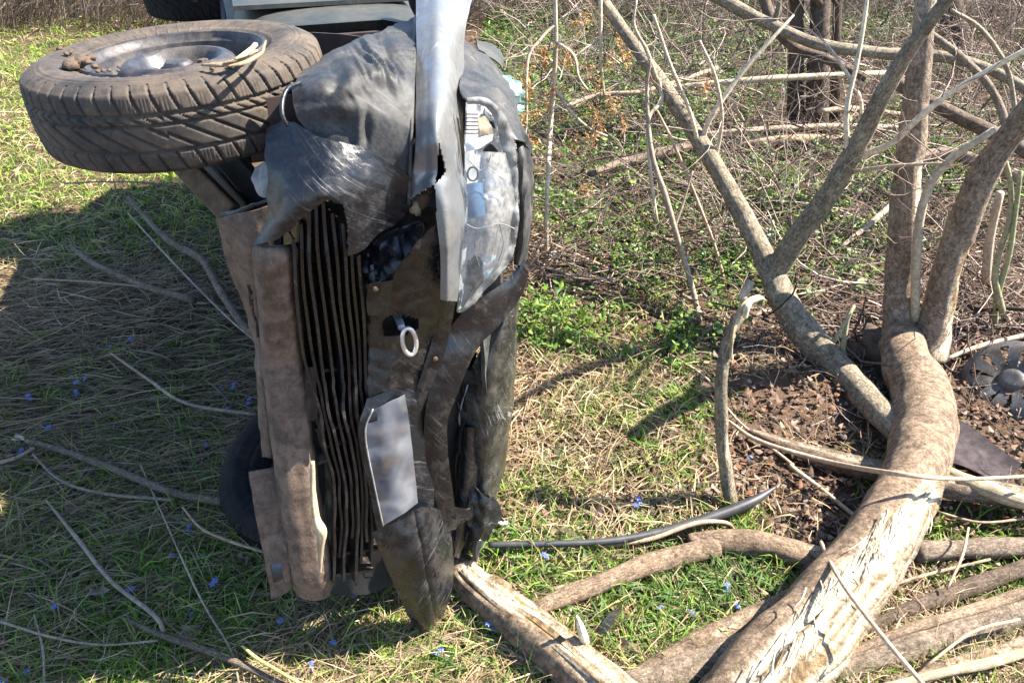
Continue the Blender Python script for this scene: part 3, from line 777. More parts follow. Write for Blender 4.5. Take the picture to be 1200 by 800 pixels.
# ---- grille slats
slats = {
 'A': [(343, 280), (347, 330), (353, 405), (362, 440), (375, 480), (382, 530), (393, 580), (391, 686)],
 'B': [(361, 246), (365, 331), (377, 420), (385, 480), (399, 537), (406, 580), (403, 688)],
 'C': [(379, 238), (387, 331), (399, 409), (403, 480), (413, 524), (420, 598), (417, 686)],
 'D': [(401, 262), (407, 331), (414, 406), (417, 450), (423, 520), (430, 585), (430, 674)],
 'E': [(421, 300), (425, 360), (428, 409), (430, 450), (435, 520), (441, 600), (442, 652)],
 'F': [(350, 255), (356, 331), (365, 415), (374, 470), (388, 530), (398, 575), (397, 680)],
 'G': [(391, 245), (397, 331), (407, 408), (410, 470), (418, 522), (425, 592), (424, 680)]}
mains = [catmull(slats[k], 14) for k in 'ABCDE']
def resample(C, n=64):
    d = np.concatenate([[0], np.cumsum(np.linalg.norm(np.diff(C, axis=0), axis=1))]); t = np.linspace(0, d[-1], n)
    return np.stack([np.interp(t, d, C[:, 0]), np.interp(t, d, C[:, 1])], 1)
mains = [resample(C) for C in mains]
ribs = []
for i in range(4):
    ribs += [mains[i], (mains[i] + mains[i + 1]) / 2]
ribs.append(mains[4])
for i, C in enumerate(ribs):
    cutoff = len(C) - [0, 5, 1, 8, 0, 3, 6, 0, 4][i]
    C = C[:cutoff]; V = []
    fs = 0.03 if i % 2 == 0 else 0.012
    for j, (x, y) in enumerate(C):
        jit = 0.0012 * math.sin(y * 0.05 + i) + (0.004 * mnoise.noise(Vector((y * 0.03, i * 5.0, 0))) if y > 450 else 0)
        p = cs(x, y, fs) + U_ * jit
        V += [p + U_ * 0.0032, p - U_ * 0.0032, p - U_ * 0.0032 - F_ * 0.004, p - U_ * 0.0015 - F_ * 0.006, p - F_ * 0.08 - U_ * 0.014, p + U_ * 0.003 - F_ * 0.08 - U_ * 0.014, p + U_ * 0.0015 - F_ * 0.006, p + U_ * 0.0032 - F_ * 0.004]
    n = len(C); V = np.array(V)
    Fs = [(a2 * 8 + k2, a2 * 8 + (k2 + 1) % 8, (a2 + 1) * 8 + (k2 + 1) % 8, (a2 + 1) * 8 + k2) for a2 in range(n - 1) for k2 in range(8)] + [tuple(range(7, -1, -1)), tuple(range((n - 1) * 8, n * 8))]
    mids = [1 if C[a2][1] > 455 + 40 * math.sin(i * 1.7) else 0 for a2 in range(n - 1) for k2 in range(8)] + [0, 1]
    link_mesh('grille_slat', V, Fs, None, car, origin=V.mean(0), mats=[M['grille'], M['grille_mud']], midx=mids, smooth=False)
for (x0, x1, y) in ((352, 432, 428), (362, 380, 455), (368, 436, 495), (380, 404, 515), (384, 438, 545), (392, 440, 578), (392, 442, 610), (391, 441, 640), (391, 436, 664), (368, 386, 535)):
    a, b2 = cs(x0, y, -0.045), cs(x1, y - 6, -0.045)
    d = b2 - a; L = np.linalg.norm(d); d /= L
    bA = box_arrays((a + b2) / 2, d, F_, R_, L / 2, 0.03, 0.004)
    link_mesh('grille_crossbar', *bA, M['grille_mud'] if y > 440 else M['grille'], car, origin=bA[0].mean(0), smooth=False)
panel('grille_frame', [[(353, 432, 0.0), (361, 430, 0.0), (368, 428, 0.0)], [(357, 470, 0.0), (364, 470, 0.0), (372, 468, 0.0)], [(361, 492, 0.0), (366, 492, 0.0), (372, 490, 0.0)]], M['grille_mud'], nv=4, nu=4)

# ---- centre panel with the tow eye
panel('bumper_centre', [[(430, 332, 0.02), (459, 323, 0.045), (484, 288, 0.05), (512, 262, 0.04)], [(428, 352, 0.02), (459, 352, 0.05), (487, 338, 0.06), (515, 318, 0.045)],
                        [(431, 385, 0.02), (460, 388, 0.05), (490, 380, 0.055), (514, 362, 0.045)], [(432, 422, 0.025), (460, 422, 0.055), (488, 418, 0.05), (506, 405, 0.04)],
                        [(434, 466, 0.03), (455, 456, 0.055), (476, 450, 0.045), (494, 440, 0.035)]],
      M['mud_plastic'], nv=14, nu=14, crum=0.004, cscale=8, th=0.003, fine=0.001, edge=0.8, holes=[[(446, 378), (456, 371), (480, 370), (491, 374), (489, 384), (470, 392), (450, 392)]])
panel('tow_recess', [[(438, 364, -0.03), (465, 364, -0.04), (498, 364, -0.03)], [(438, 398, -0.02), (465, 398, -0.03), (498, 398, -0.02)]], M['black'], nv=5, nu=5)
panel('bracket_lip', [[(433, 332, 0.05), (446, 330, 0.06), (460, 327, 0.05)], [(430, 350, 0.055), (444, 350, 0.065), (458, 348, 0.055)], [(432, 367, 0.05), (442, 368, 0.06), (453, 366, 0.05)]], M['mud_plastic'], nv=5, nu=5, crum=0.004)
tow = empty('tow_eye', cs(478, 395, 0.09), car)
sh = tube_arrays([cs(463, 366, 0.0), cs(468, 376, 0.05), cs(471, 384, 0.075)], [0.0075, 0.0085, 0.008], 12, 6, 0.02)
link_mesh('shank', sh[0], sh[1], M['steel_blue'], tow, origin=sh[0].mean(0))
loop = []
for k in range(15):
    a = 2 * math.pi * k / 14
    x, y = 479.5 + 9.5 * math.cos(a) * 0.85 + 5 * math.sin(a) * 0.35, 400 + 15.5 * math.sin(a)
    loop.append(cs(x, y, 0.085 + 0.012 * math.sin(a)))
lp = tube_arrays(loop, [0.0052] * 15, 10, 4, 0.0, caps=False)
link_mesh('ring', lp[0], lp[1], M['steel'], tow, origin=lp[0].mean(0))

# ---- plate, recess, lower wedge
panel('plate_holder', [[(430, 468, 0.050), (460, 456, 0.058), (494, 440, 0.035)], [(420, 506, 0.052), (452, 498, 0.062), (498, 484, 0.035)], [(432, 570, 0.056), (464, 556, 0.064), (505, 540, 0.03)], [(445, 634, 0.06), (476, 616, 0.064), (508, 596, 0.03)]],
      M['scuffed'], nv=10, nu=10, crum=0.004, th=0.005)
plate = panel('number_plate', [[(438, 480, 0.060), (456, 471, 0.068), (474, 462, 0.060)], [(429, 508, 0.062), (452, 502, 0.07), (479, 494, 0.060)], [(439, 564, 0.066), (461, 557, 0.074), (485, 548, 0.058)], [(450, 614, 0.072), (470, 602, 0.074), (489, 588, 0.056)]],
      M['plate'], nv=12, nu=10, crum=0.003, cscale=7, th=0.002, fine=0.0)
plate['label'] = 'bent pale number plate smeared beyond reading'
tube_part('plate_rim', [cs(437, 479, 0.064), cs(428, 508, 0.066), cs(438, 565, 0.07), cs(449, 616, 0.076)], [0.0022] * 4, M['trim'], sides=6)
panel('dark_recess_patch', [[(488, 446, -0.02), (500, 442, -0.01), (512, 440, -0.02)], [(496, 520, -0.02), (504, 515, -0.01), (514, 512, -0.02)], [(506, 590, -0.02), (514, 590, -0.01), (524, 592, -0.02)], [(516, 640, -0.03), (524, 636, -0.02), (532, 630, -0.03)]], M['black'], nv=6, nu=5)  # black sheet beside the plate; the recess's shade is put into its colour
def wedge_ridge(px, py):
    cx = 492 + (py - 630) * 0.2
    return -0.006 * math.exp(-((px - cx) / 2.2) ** 2)
panel('bumper_end', [[(436, 622, 0.05), (470, 608, 0.075), (498, 594, 0.07), (522, 600, 0.0)], [(444, 640, 0.055), (477, 632, 0.09), (505, 625, 0.08), (527, 625, 0.01)], [(452, 660, 0.055), (485, 660, 0.095), (511, 655, 0.085), (530, 652, 0.015)],
                     [(466, 692, 0.05), (490, 696, 0.085), (512, 695, 0.075), (529, 688, 0.01)], [(480, 722, 0.03), (494, 728, 0.055), (507, 728, 0.05), (520, 716, 0.0)], [(488, 738, 0.0), (496, 742, 0.02), (503, 742, 0.015), (508, 738, 0.0)]],
      M['lip_black'], nv=9, nu=12, crum=0.0015, th=0.006, fine=0.0006, ridge=wedge_ridge)
band('wedge_back', [(552, 500, -0.06, 20), (548, 570, -0.05, 26), (540, 610, -0.04, 24), (532, 652, -0.03, 10)], M['mud_plastic'], bulge=0.02)

# ---- beam between lamp and bonnet, and the bonnet's nose
band('lamp_beam', [(617, 306, -0.09, 8), (601, 338, -0.05, 24), (572, 366, 0.0, 38), (546, 392, 0.025, 40), (530, 425, 0.04, 36), (519, 460, 0.045, 32), (511, 490, 0.045, 27), (511, 530, 0.035, 27), (516, 570, 0.03, 27), (520, 606, 0.02, 28), (524, 622, 0.01, 22)],
     M['mud_plastic'], bulge=0.005, n=10, crum=0.004, cols=9)
panel('beam_foot', [[(518, 590, 0.02), (536, 594, 0.01), (556, 590, -0.02)], [(516, 606, 0.025), (534, 606, 0.015), (552, 600, -0.01)], [(520, 622, 0.02), (530, 616, 0.01), (546, 608, 0.0)]], M['mud_plastic'], nv=6, nu=6, crum=0.01, edge=0.5)
panel('bonnet_nose', [[(596, 345, -0.06), (603, 346, -0.06), (607, 347, -0.12), (606, 345, -0.3)], [(578, 384, -0.05), (592, 383, -0.035), (603, 383, -0.10), (603, 380, -0.3)], [(550, 440, -0.06), (576, 443, -0.03), (600, 445, -0.10), (601, 440, -0.3)],
                      [(546, 500, -0.07), (573, 504, -0.03), (594, 503, -0.10), (596, 498, -0.3)], [(549, 552, -0.07), (570, 552, -0.04), (588, 548, -0.10), (590, 544, -0.3)], [(556, 592, -0.06), (566, 598, -0.04), (574, 598, -0.09), (576, 592, -0.3)]],
      M['grey_dust'], nv=10, nu=10, crum=0.004, cscale=7, th=0.005, fine=0.0008)
panel('wing_top', [[(538, 44, -0.62), (564, 62, -0.66), (586, 84, -0.72)], [(540, 85, -0.34), (575, 95, -0.38), (602, 114, -0.45)], [(541, 116, -0.14), (584, 126, -0.16), (611, 142, -0.26)], [(592, 160, -0.10), (609, 168, -0.10), (622, 184, -0.22)]],
      M['paint'], nv=10, nu=12, crum=0.006, cscale=7)
panel('bonnet_edge', [[(600, 150, -0.14), (612, 158, -0.15), (619, 176, -0.25), (615, 176, -0.5)], [(609, 205, -0.09), (615, 206, -0.09), (622, 210, -0.2), (619, 210, -0.5)], [(609, 262, -0.07), (614, 264, -0.06), (619, 264, -0.18), (617, 264, -0.5)], [(602, 308, -0.06), (607, 310, -0.06), (613, 312, -0.16), (612, 312, -0.4)]],
      M['paint'], nv=10, nu=8, crum=0.006)
panel('cowl_trim', [[(556, 46, -0.9), (572, 52, -0.92), (588, 62, -0.95)], [(560, 60, -0.78), (575, 70, -0.8), (590, 84, -0.82)]], M['teal'] if False else M['door_paint'], nv=5, nu=5)
tl = panel('glass_flap', [[(586, 94, -0.6), (597, 90, -0.6), (608, 96, -0.62)], [(589, 104, -0.58), (598, 106, -0.57), (608, 108, -0.6)], [(599, 120, -0.58), (604, 122, -0.57), (608, 124, -0.6)], [(603, 130, -0.58), (606, 131, -0.58), (608, 130, -0.6)]], M['teal'], nv=5, nu=5, crum=0.015, cscale=20)

# ---- headlamp
lamp = empty('headlight', cs(572, 240, -0.05), car)
panel('reflector', [[(544, 120, -0.09), (562, 122, -0.11), (586, 138, -0.10)], [(543, 165, -0.09), (575, 165, -0.13), (602, 172, -0.10)], [(542, 215, -0.08), (577, 215, -0.13), (608, 215, -0.09)], [(540, 262, -0.06), (575, 262, -0.12), (606, 262, -0.09)],
                    [(536, 310, -0.04), (568, 310, -0.09), (598, 305, -0.07)], [(534, 345, -0.02), (550, 345, -0.05), (574, 334, -0.05)], [(535, 366, -0.01), (541, 364, -0.02), (550, 358, -0.03)]], M['chrome'], lamp, nv=14, nu=14, crum=0.003, cscale=20, fine=0.0, ridge=lambda px, py: 0.005 * abs(math.sin((px + py * 0.25) * 0.22)))
panel('lens', [[(545, 178, -0.045), (574, 178, -0.02), (598, 180, -0.075)], [(544, 215, -0.03), (577, 215, 0.0), (605, 215, -0.06)], [(541, 262, -0.01), (576, 262, 0.02), (604, 262, -0.05)], [(537, 305, 0.01), (568, 308, 0.03), (597, 304, -0.03)],
               [(535, 338, 0.02), (553, 338, 0.03), (575, 332, -0.01)], [(536, 365, 0.02), (541, 362, 0.02), (548, 358, 0.01)]], M['lens'], lamp, nv=9, nu=10, crum=0.0008, th=0.003, fine=0.0)
panel('lamp_cap', [[(547, 216, -0.035), (556, 214, -0.03), (564, 215, -0.035)], [(548, 236, -0.02), (557, 235, -0.015), (567, 237, -0.02)], [(549, 255, -0.015), (559, 254, -0.01), (568, 252, -0.015)]], M['blue'], lamp, nv=5, nu=5, crum=0.001)
panel('lamp_divider', [[(545, 166, -0.035), (560, 162, -0.03), (575, 158, -0.04)], [(546, 178, -0.03), (560, 174, -0.025), (576, 164, -0.04)]], M['white'], lamp, nv=4, nu=5)
panel('lamp_cell', [[(560, 140, -0.05), (566, 134, -0.05), (572, 142, -0.05)], [(561, 158, -0.045), (568, 156, -0.045), (577, 160, -0.05)]], M['tan'], lamp, nv=5, nu=5, crum=0.008)
for k in range(6):
    tube = tube_arrays([cs(544, 134 + k * 4.5, -0.07), cs(560, 134 + k * 4.5, -0.07)], [0.0012, 0.0012], 5, 3, 0)
    link_mesh('lamp_rib', tube[0], tube[1], M['black'], lamp, origin=tube[0].mean(0))
panel('lamp_gap', [[(566, 176, -0.06), (575, 168, -0.06), (583, 176, -0.06)], [(572, 196, -0.06), (580, 192, -0.06), (588, 200, -0.06)]], M['black'], lamp, nv=4, nu=4)  # black sheet painted in place of a dark gap in the lamp
bl = [cs(576, 238, -0.10), cs(576, 238, -0.085), cs(576, 238, -0.065), cs(576, 238, -0.045)]
tb = tube_arrays(bl, [0.022, 0.026, 0.02, 0.006], 14, 4, 0); link_mesh('bulb_shield', tb[0], tb[1], M['steel_blue'], lamp, origin=tb[0].mean(0))
for pl in ([(548, 186), (562, 200), (571, 196), (590, 210)], [(571, 196), (576, 180)], [(545, 262), (560, 268), (585, 262), (603, 268)], [(560, 268), (556, 290), (562, 312)], [(585, 262), (590, 285), (584, 306)]):
    tb = tube_arrays([cs(x, y, -0.012 if y < 230 else 0.016) for x, y in pl], [0.0011] * len(pl), 5, 3, 0); link_mesh('lens_crack', tb[0], tb[1], M['trim'], lamp, origin=tb[0].mean(0))
rg = [cs(554 + 6 * math.cos(a), 204 + 8 * math.sin(a), -0.05) for a in np.linspace(0, 2 * math.pi, 13)]
tb = tube_arrays(rg, [0.002] * 13, 6, 3, 0, caps=False); link_mesh('bulb_ring', tb[0], tb[1], M['black'], lamp, origin=tb[0].mean(0))
band('lamp_frame', [(546, 117, -0.06, 6), (566, 118, -0.06, 8), (583, 134, -0.06, 11), (594, 160, -0.055, 15), (600, 195, -0.05, 12), (603, 230, -0.045, 9), (602, 265, -0.04, 8), (596, 298, -0.03, 7), (572, 332, 0.0, 7), (540, 366, 0.02, 6)], M['trim'], lamp, bulge=0.002, n=12, crum=0.012, cols=7)

# ---- hoses, wires and bolts showing in the torn openings
for k, (pl, r, mt) in enumerate((([(540, 440), (545, 480), (538, 520), (546, 560), (544, 590)], 0.006, 'rubber_dark'), ([(548, 450), (538, 490), (548, 530), (540, 575)], 0.003, 'steel_blue'), ([(536, 470), (542, 500), (534, 545), (538, 580)], 0.0025, 'black'),
                                 ([(452, 275), (468, 284), (486, 280), (500, 262)], 0.006, 'rubber_dark'), ([(440, 300), (452, 318), (470, 312)], 0.003, 'steel_blue'), ([(590, 610), (578, 600), (570, 604), (560, 598)], 0.004, 'rubber_dark'))):
    tube_part('hose', [cs(x, y, -0.055 - 0.01 * (i % 2)) for i, (x, y) in enumerate(pl)], [r] * len(pl), M[mt], sides=8)
for (x, y, sv) in ((440, 338, 0.062), (318, 262, -0.01), (510, 420, 0.055), (330, 560, 0.015), (362, 445, 0.01)):
    bV, bF = revolve([(0.006, 0.0), (0.006, 0.003), (0.0045, 0.004), (0.0005, 0.0045)], 8)
    qb = Vector(F_).to_track_quat('Z', 'Y').to_matrix().to_4x4(); pb = cs(x, y, sv)
    link_mesh('bolt', place(bV, qb) + pb, bF, M['rust'], car, origin=pb, smooth=False)
panel('torn_metal', [[(536, 452, -0.08), (546, 450, -0.07), (556, 455, -0.08)], [(534, 500, -0.09), (545, 505, -0.07), (552, 510, -0.09)], [(538, 570, -0.09), (546, 575, -0.07), (554, 580, -0.09)]], M['black'], nv=8, nu=6, crum=0.012, cscale=16, th=0.002, edge=2.0)
panel('torn_corner', [[(552, 575, -0.02), (566, 580, -0.01), (582, 585, -0.05)], [(550, 600, -0.02), (570, 606, 0.0), (584, 608, -0.05)], [(548, 632, -0.04), (560, 634, -0.02), (572, 630, -0.06)]], M['scuffed'], nv=8, nu=8, crum=0.010, cscale=12, th=0.002, edge=1.0)

# ---- debris at the bumper's torn end
for (px, py, z, r, mt, nm, lb, ct) in ((590, 613, 0.03, 0.020, 'white', 'plastic_shard', 'small white plastic shard beside the torn bumper end', 'shard'),
                                       (562, 638, 0.02, 0.022, 'steel_blue', 'metal_shard', 'dull grey metal shard under the bonnet nose', 'shard'),
                                       (714, 772, 0.015, 0.020, 'strip', 'plastic_shard', 'small black plastic shard beside the peeled log', 'shard'),
                                       (895, 276, 0.03, 0.05, 'bluegrey', 'plastic_shard', 'blue grey plastic fragment behind the leaning stem', 'shard')):
    p = G(px, py, z); V = []
    ks = 7
    for q in (0, 1):
        for k in range(ks):
            a = 2 * math.pi * k / ks; rr_ = r * (0.6 + 0.6 * random.random())
            V.append(p + np.array([rr_ * math.cos(a), rr_ * 0.7 * math.sin(a), 0.006 * q + 0.25 * rr_ * math.cos(a + 1)]))
    Fs = [tuple(range(ks - 1, -1, -1)), tuple(range(ks, 2 * ks))] + [(k, (k + 1) % ks, ks + (k + 1) % ks, ks + k) for k in range(ks)]
    tag(link_mesh(nm, V, Fs, M[mt], None, origin=p, smooth=False), lb, ct)

#@@VEG@@
# ================================================================== TREES, LOGS AND BRANCHES
VIEW = np.array([0, CP, -SP])
def gp(px, py, z, w):               # a point z above the ground with the radius that w pixels mean there
    p = G(px, py, z); d = np.dot(p - CAMP, VIEW); return p, w / 2 * d / FPX * (d / np.linalg.norm(p - CAMP))
def yp(px, py, Y, w):
    p = DY(px, py, Y); d = np.dot(p - CAMP, VIEW); return p, w / 2 * d / FPX * (d / np.linalg.norm(p - CAMP))

BARK = np.array([0.36, 0.275, 0.20]); BARK_D = np.array([0.165, 0.12, 0.088]); BARK_G = np.array([0.37, 0.305, 0.215]); BARK_T = np.array([0.36, 0.255, 0.172])
WOOD = np.array([0.70, 0.54, 0.34]); WOOD_P = np.array([0.86, 0.75, 0.55])

def limb(name, pr, parent=None, col=BARK, sides=12, sub=6, rough=0.08, peel=None, seed=0, origin=None, mat=None, flat=None, kink=0.0):
    pts = [p for p, r in pr]; rs = [r for p, r in pr]
    if kink:
        pts = [p + np.array([mnoise.noise(Vector((i * 3.1 + seed, 0, 0))), mnoise.noise(Vector((0, i * 3.1 + seed, 0))), mnoise.noise(Vector((0, 0, i * 3.1 + seed))) * 0.6]) * kink for i, p in enumerate(pts)]
    V, Fs, par, nrm = tube_arrays(pts, rs, sides, sub, rough, seed)
    crd = LAST_CRD.copy()
    C = np.tile(col, (len(V), 1)).astype(float)
    for i in range(len(V)):
        n1 = mnoise.noise(Vector(V[i] * 7 + seed)); n2 = mnoise.noise(Vector(V[i] * 25 + seed))
        C[i] *= 1 + 0.22 * n1 + 0.28 * n2
        if peel is not None:
            k = peel(par[i], nrm[i], V[i])
            if k > 0:
                st = mnoise.noise(Vector((nrm[i][0] * 5, nrm[i][1] * 5, nrm[i][2] * 5 + par[i] * 2.5 + seed)))
                kk = min(1.0, max(0.0, (k + 0.55 * st) * 3))
                sv = mnoise.noise(Vector((nrm[i][0] * 13, nrm[i][1] * 13, nrm[i][2] * 13 + par[i] * 2.2)))
                wd = WOOD_P * (0.85 + 0.4 * sv) if sv > -0.12 else np.array([0.36, 0.24, 0.13])
                C[i] = C[i] * (1 - kk) + wd * kk
                V[i] = V[i] - nrm[i] * kk * (0.013 + 0.030 * (0.5 * st + sv * 0.7))
    C = np.clip(C, 0.01, 1)
    o = link_mesh(name, V, Fs, mat or M['bark'], parent, origin=pts[0] if origin is None else origin, cols=C, crd=crd)
    return o

stool = G(1062, 420, 0.0)
tree = empty('broken_tree', stool)
tag(tree, 'multi-stemmed tree with one thick stem torn over and its pale wood laid bare', 'tree')
def peel_trunk(t, n, p):
    if t < 0.52: return 0
    e = min(1, (t - 0.52) / 0.25)
    d = np.dot(n, np.array([0.75, -0.25, 0.6]))
    return (d - (0.78 - 0.55 * e)) * 1.5
limb('trunk', [yp(1057, 345, 2.70, 30), yp(1056, 385, 2.63, 44), gp(1062, 424, 0.12, 62), gp(1077, 455, 0.12, 72), gp(1083, 500, 0.13, 80), gp(1073, 552, 0.15, 78), gp(1048, 605, 0.16, 82), gp(1010, 665, 0.14, 98), gp(962, 728, 0.12, 112), gp(905, 792, 0.10, 122), gp(850, 850, 0.06, 120)],
     tree, BARK_T, sides=64, sub=22, rough=0.07, peel=peel_trunk, seed=3)
limb('stem', [yp(1050, 420, 2.58, 52), yp(1056, 385, 2.64, 46), yp(1056, 330, 2.7, 41), yp(1061, 250, 2.75, 40), yp(1067, 180, 2.8, 36), yp(1075, 100, 2.85, 32), yp(1082, 30, 2.9, 28), yp(1090, -60, 3.0, 30), yp(1105, -220, 3.1, 24)], tree, BARK, 20, 8, 0.08,
     peel=lambda t, n, p: (np.dot(n, np.array([0.8, -0.5, 0])) - 0.62) * (1 if 0.18 < t < 0.5 else 0), seed=5)
limb('stem', [yp(1085, 420, 2.52, 50), yp(1100, 370, 2.58, 46), yp(1110, 320, 2.58, 40), yp(1128, 265, 2.57, 40), yp(1152, 205, 2.55, 38), yp(1190, 150, 2.5, 36), yp(1250, 80, 2.4, 38), yp(1330, 0, 2.3, 32)], tree, BARK, 20, 8, 0.08,
     peel=lambda t, n, p: (np.dot(n, np.array([0.6, -0.6, 0.1])) - 0.45) * (1 if t < 0.38 else 0), seed=8)
limb('stem', [gp(1078, 530, 0.05, 34), gp(1040, 492, 0.09, 36), yp(990, 440, 2.46, 37), yp(942, 388, 2.66, 38), yp(918, 352, 2.76, 34), yp(890, 290, 2.95, 26), yp(850, 215, 3.2, 23), yp(810, 150, 3.4, 21), yp(770, 90, 3.6, 18), yp(735, 42, 3.8, 15), yp(705, 0, 3.95, 16), yp(665, -60, 4.1, 12)],
     tree, BARK_G, 18, 8, 0.07, seed=9, peel=lambda t, n, p: (np.dot(n, np.array([-0.2, -0.6, 0.5])) - 0.5) * (1 if t < 0.13 else 0))
limb('branch', [yp(906, 325, 2.86, 28), yp(935, 276, 2.83, 29), yp(965, 236, 2.79, 28), yp(1000, 180, 2.74, 26), yp(1035, 110, 2.67, 24), yp(1070, 52, 2.60, 21), yp(1110, 0, 2.54, 18), yp(1170, -80, 2.45, 12)], tree, BARK_G, 16, 8, 0.08, seed=12)
thin = [
 ([(1004, 184, 2.74, 9), (1045, 168, 2.66, 9), (1075, 140, 2.6, 9), (1120, 105, 2.55, 8), (1200, 60, 2.5, 8), (1280, 20, 2.45, 6)], BARK_G * 1.5),
 ([(994, 188, 2.74, 7), (992, 130, 2.76, 7), (1003, 80, 2.8, 6), (1012, 30, 2.85, 6), (1020, -30, 2.9, 4)], BARK_G * 1.5),
 ([(990, 203, 2.76, 6), (1040, 195, 2.64, 5), (1110, 191, 2.55, 4)], BARK),
 ([(1004, 180, 2.74, 6), (1009, 120, 2.8, 5), (985, 75, 2.9, 5), (965, 48, 2.95, 3)], BARK_G * 1.3),
 ([(1072, 375, 2.6, 12), (1074, 310, 2.6, 12), (1080, 245, 2.6, 12), (1105, 195, 2.58, 12), (1165, 152, 2.5, 10)], BARK_G),
 ([(820, 178, 3.35, 7), (832, 140, 3.35, 7), (870, 85, 3.4, 6), (910, 40, 3.45, 5), (930, 18, 3.5, 3)], BARK_G * 1.5),
 ([(820, 176, 3.35, 6), (808, 130, 3.3, 5), (785, 75, 3.25, 5), (766, 18, 3.2, 4)], BARK_G * 1.5),
 ([(838, 190, 3.3, 5), (846, 140, 3.3, 5), (838, 90, 3.3, 5), (820, 48, 3.3, 3)], BARK_G * 1.4),
 ([(770, 95, 3.55, 6), (758, 60, 3.5, 5), (743, 30, 3.5, 4), (746, 0, 3.5, 3)], BARK_G * 1.3),
 ([(772, 92, 3.55, 6), (775, 120, 3.5, 5), (760, 140, 3.45, 5), (762, 200, 3.35, 5), (770, 260, 3.3, 4)], BARK_G * 1.4),
 ([(880, 330, 2.8, 12), (868, 352, 2.75, 10)], BARK),
 ([(1176, 370, 2.75, 9), (1166, 320, 2.8, 9), (1182, 260, 2.85, 8), (1184, 215, 2.9, 7), (1174, 175, 2.9, 6)], np.array([0.22, 0.2, 0.11])),
 ([(1155, 330, 3.0, 12), (1160, 280, 3.0, 12), (1172, 225, 3.0, 11)], BARK),
 ([(986, 420, 2.55, 7), (993, 375, 2.6, 6), (1000, 360, 2.6, 5), (978, 400, 2.5, 5)], np.array([0.25, 0.23, 0.13])),
]
for i, (pl, c) in enumerate(thin):
    limb('branch', [yp(*p) for p in pl], tree, c, 7, 5, 0.05, seed=20 + i, mat=M['twig'])
# torn fibres on the bared trunk
fib = []
for k in range(46):
    t = random.random(); px = 1078 - 150 * t + random.gauss(0, 12) - 25 * t * t; py = 575 + 190 * t + random.gauss(0, 10)
    p0, _ = gp(px, py, 0.26 + random.uniform(-0.02, 0.02), 3)
    d = np.array([-0.5 + random.gauss(0, 0.1), -0.85 + random.gauss(0, 0.1), random.uniform(-0.15, 0.15)]) * random.uniform(0.04, 0.12)
    V, Fs, _, _ = tube_arrays([p0, p0 + d * 0.5 + np.random.default_rng(k).normal(0, 0.004, 3), p0 + d], [0.0022, 0.0018, 0.0006], 4, 2, 0)
    fib.append((V, Fs, np.tile(WOOD_P * random.uniform(0.7, 1.1), (len(V), 1))))
V, Fs, C = merge(fib)
tag(link_mesh('torn_fibres', V, Fs, M['wood'], tree, origin=V.mean(0), cols=C), kind='stuff')
# root crown soil
V, Fs = [], []
for i in range(13):
    for j in range(20):
        a, b2 = math.pi * 0.5 * i / 12, 2 * math.pi * j / 20
        v = Vector((math.sin(a) * math.cos(b2), math.sin(a) * math.sin(b2), math.cos(a) * 0.8))
        v *= 0.17 * (1 + 0.45 * mnoise.noise(v * 3.2) + 0.25 * mnoise.noise(v * 9))
        V.append(stool + np.array([-0.02, 0.02, -0.03]) + np.array(v))
for i in range(12):
    for j in range(20): Fs.append((i * 20 + j, (i + 1) * 20 + j, (i + 1) * 20 + (j + 1) % 20, i * 20 + (j + 1) % 20))
link_mesh('root_crown', V, Fs, M['mud'], tree, origin=stool)

# snapped sapling with a torn white edge
sap = empty('snapped_sapling', G(860, 604)); tag(sap, 'snapped upright sapling with its torn white top bent over', 'sapling')
limb('stem', [gp(861, 606, 0.0, 17), yp(852, 560, 1.74, 17), yp(846, 500, 1.76, 17), yp(846, 440, 1.80, 16), yp(855, 395, 1.84, 15), yp(868, 370, 1.87, 14)], sap, BARK_G, 12, 8, 0.08, seed=31,
     peel=lambda t, n, p: (np.dot(n, np.array([0.9, -0.3, 0])) - 0.6) * (1 if t > 0.3 else 0))
limb('torn_top', [yp(856, 420, 1.80, 4), yp(859, 390, 1.82, 6), yp(866, 368, 1.85, 9), yp(876, 356, 1.87, 10), yp(890, 350, 1.9, 7), yp(897, 352, 1.91, 2)], sap, WOOD * 0.9, 9, 10, 0.6, seed=33, mat=M['wood'])
limb('torn_flap', [yp(872, 372, 1.84, 5), yp(874, 360, 1.84, 7), yp(880, 352, 1.86, 5)], sap, WOOD_P, 6, 5, 0.7, seed=34, mat=M['wood'])

# ---- logs lying about
def log(name, pl, label, cat='log', col=BARK, sides=16, sub=8, rough=0.10, peel=None, seed=0, group=None, mat=None, kink=0.0):
    pr = [gp(*p) for p in pl]
    o = limb(name, pr, None, col, sides, sub, rough, peel, seed, mat=mat, kink=kink)
    return tag(o, label, cat, group)
log('peeled_log', [(533, 660, 0.055, 38), (560, 687, 0.055, 46), (610, 727, 0.055, 56), (665, 770, 0.055, 66), (735, 830, 0.055, 78)], 'broken log with white stripped wood along its top beside the bumper', sides=48, sub=18, rough=0.05, seed=41, col=BARK_T * 0.8,
    peel=lambda t, n, p: (np.dot(n, np.array([0.45, 0.1, 0.85])) - 0.42) * (1.4 if t > 0.12 else 0))
limb('splinter', [gp(716 - 30, 752, 0.10, 12), gp(655 + 25, 735, 0.15, 10), gp(658 + 18, 722, 0.2, 4)], bpy.data.objects['peeled_log'], WOOD_P, 6, 5, 0.2, seed=43, mat=M['wood'])
log('fallen_branch', [(616, 722, 0.045, 14), (640, 708, 0.05, 20), (690, 688, 0.055, 24), (760, 662, 0.055, 27), (800, 650, 0.05, 26), (840, 640, 0.045, 26)], 'brown branch slanting behind the peeled log towards the stub log', 'branch', BARK_T, seed=45)
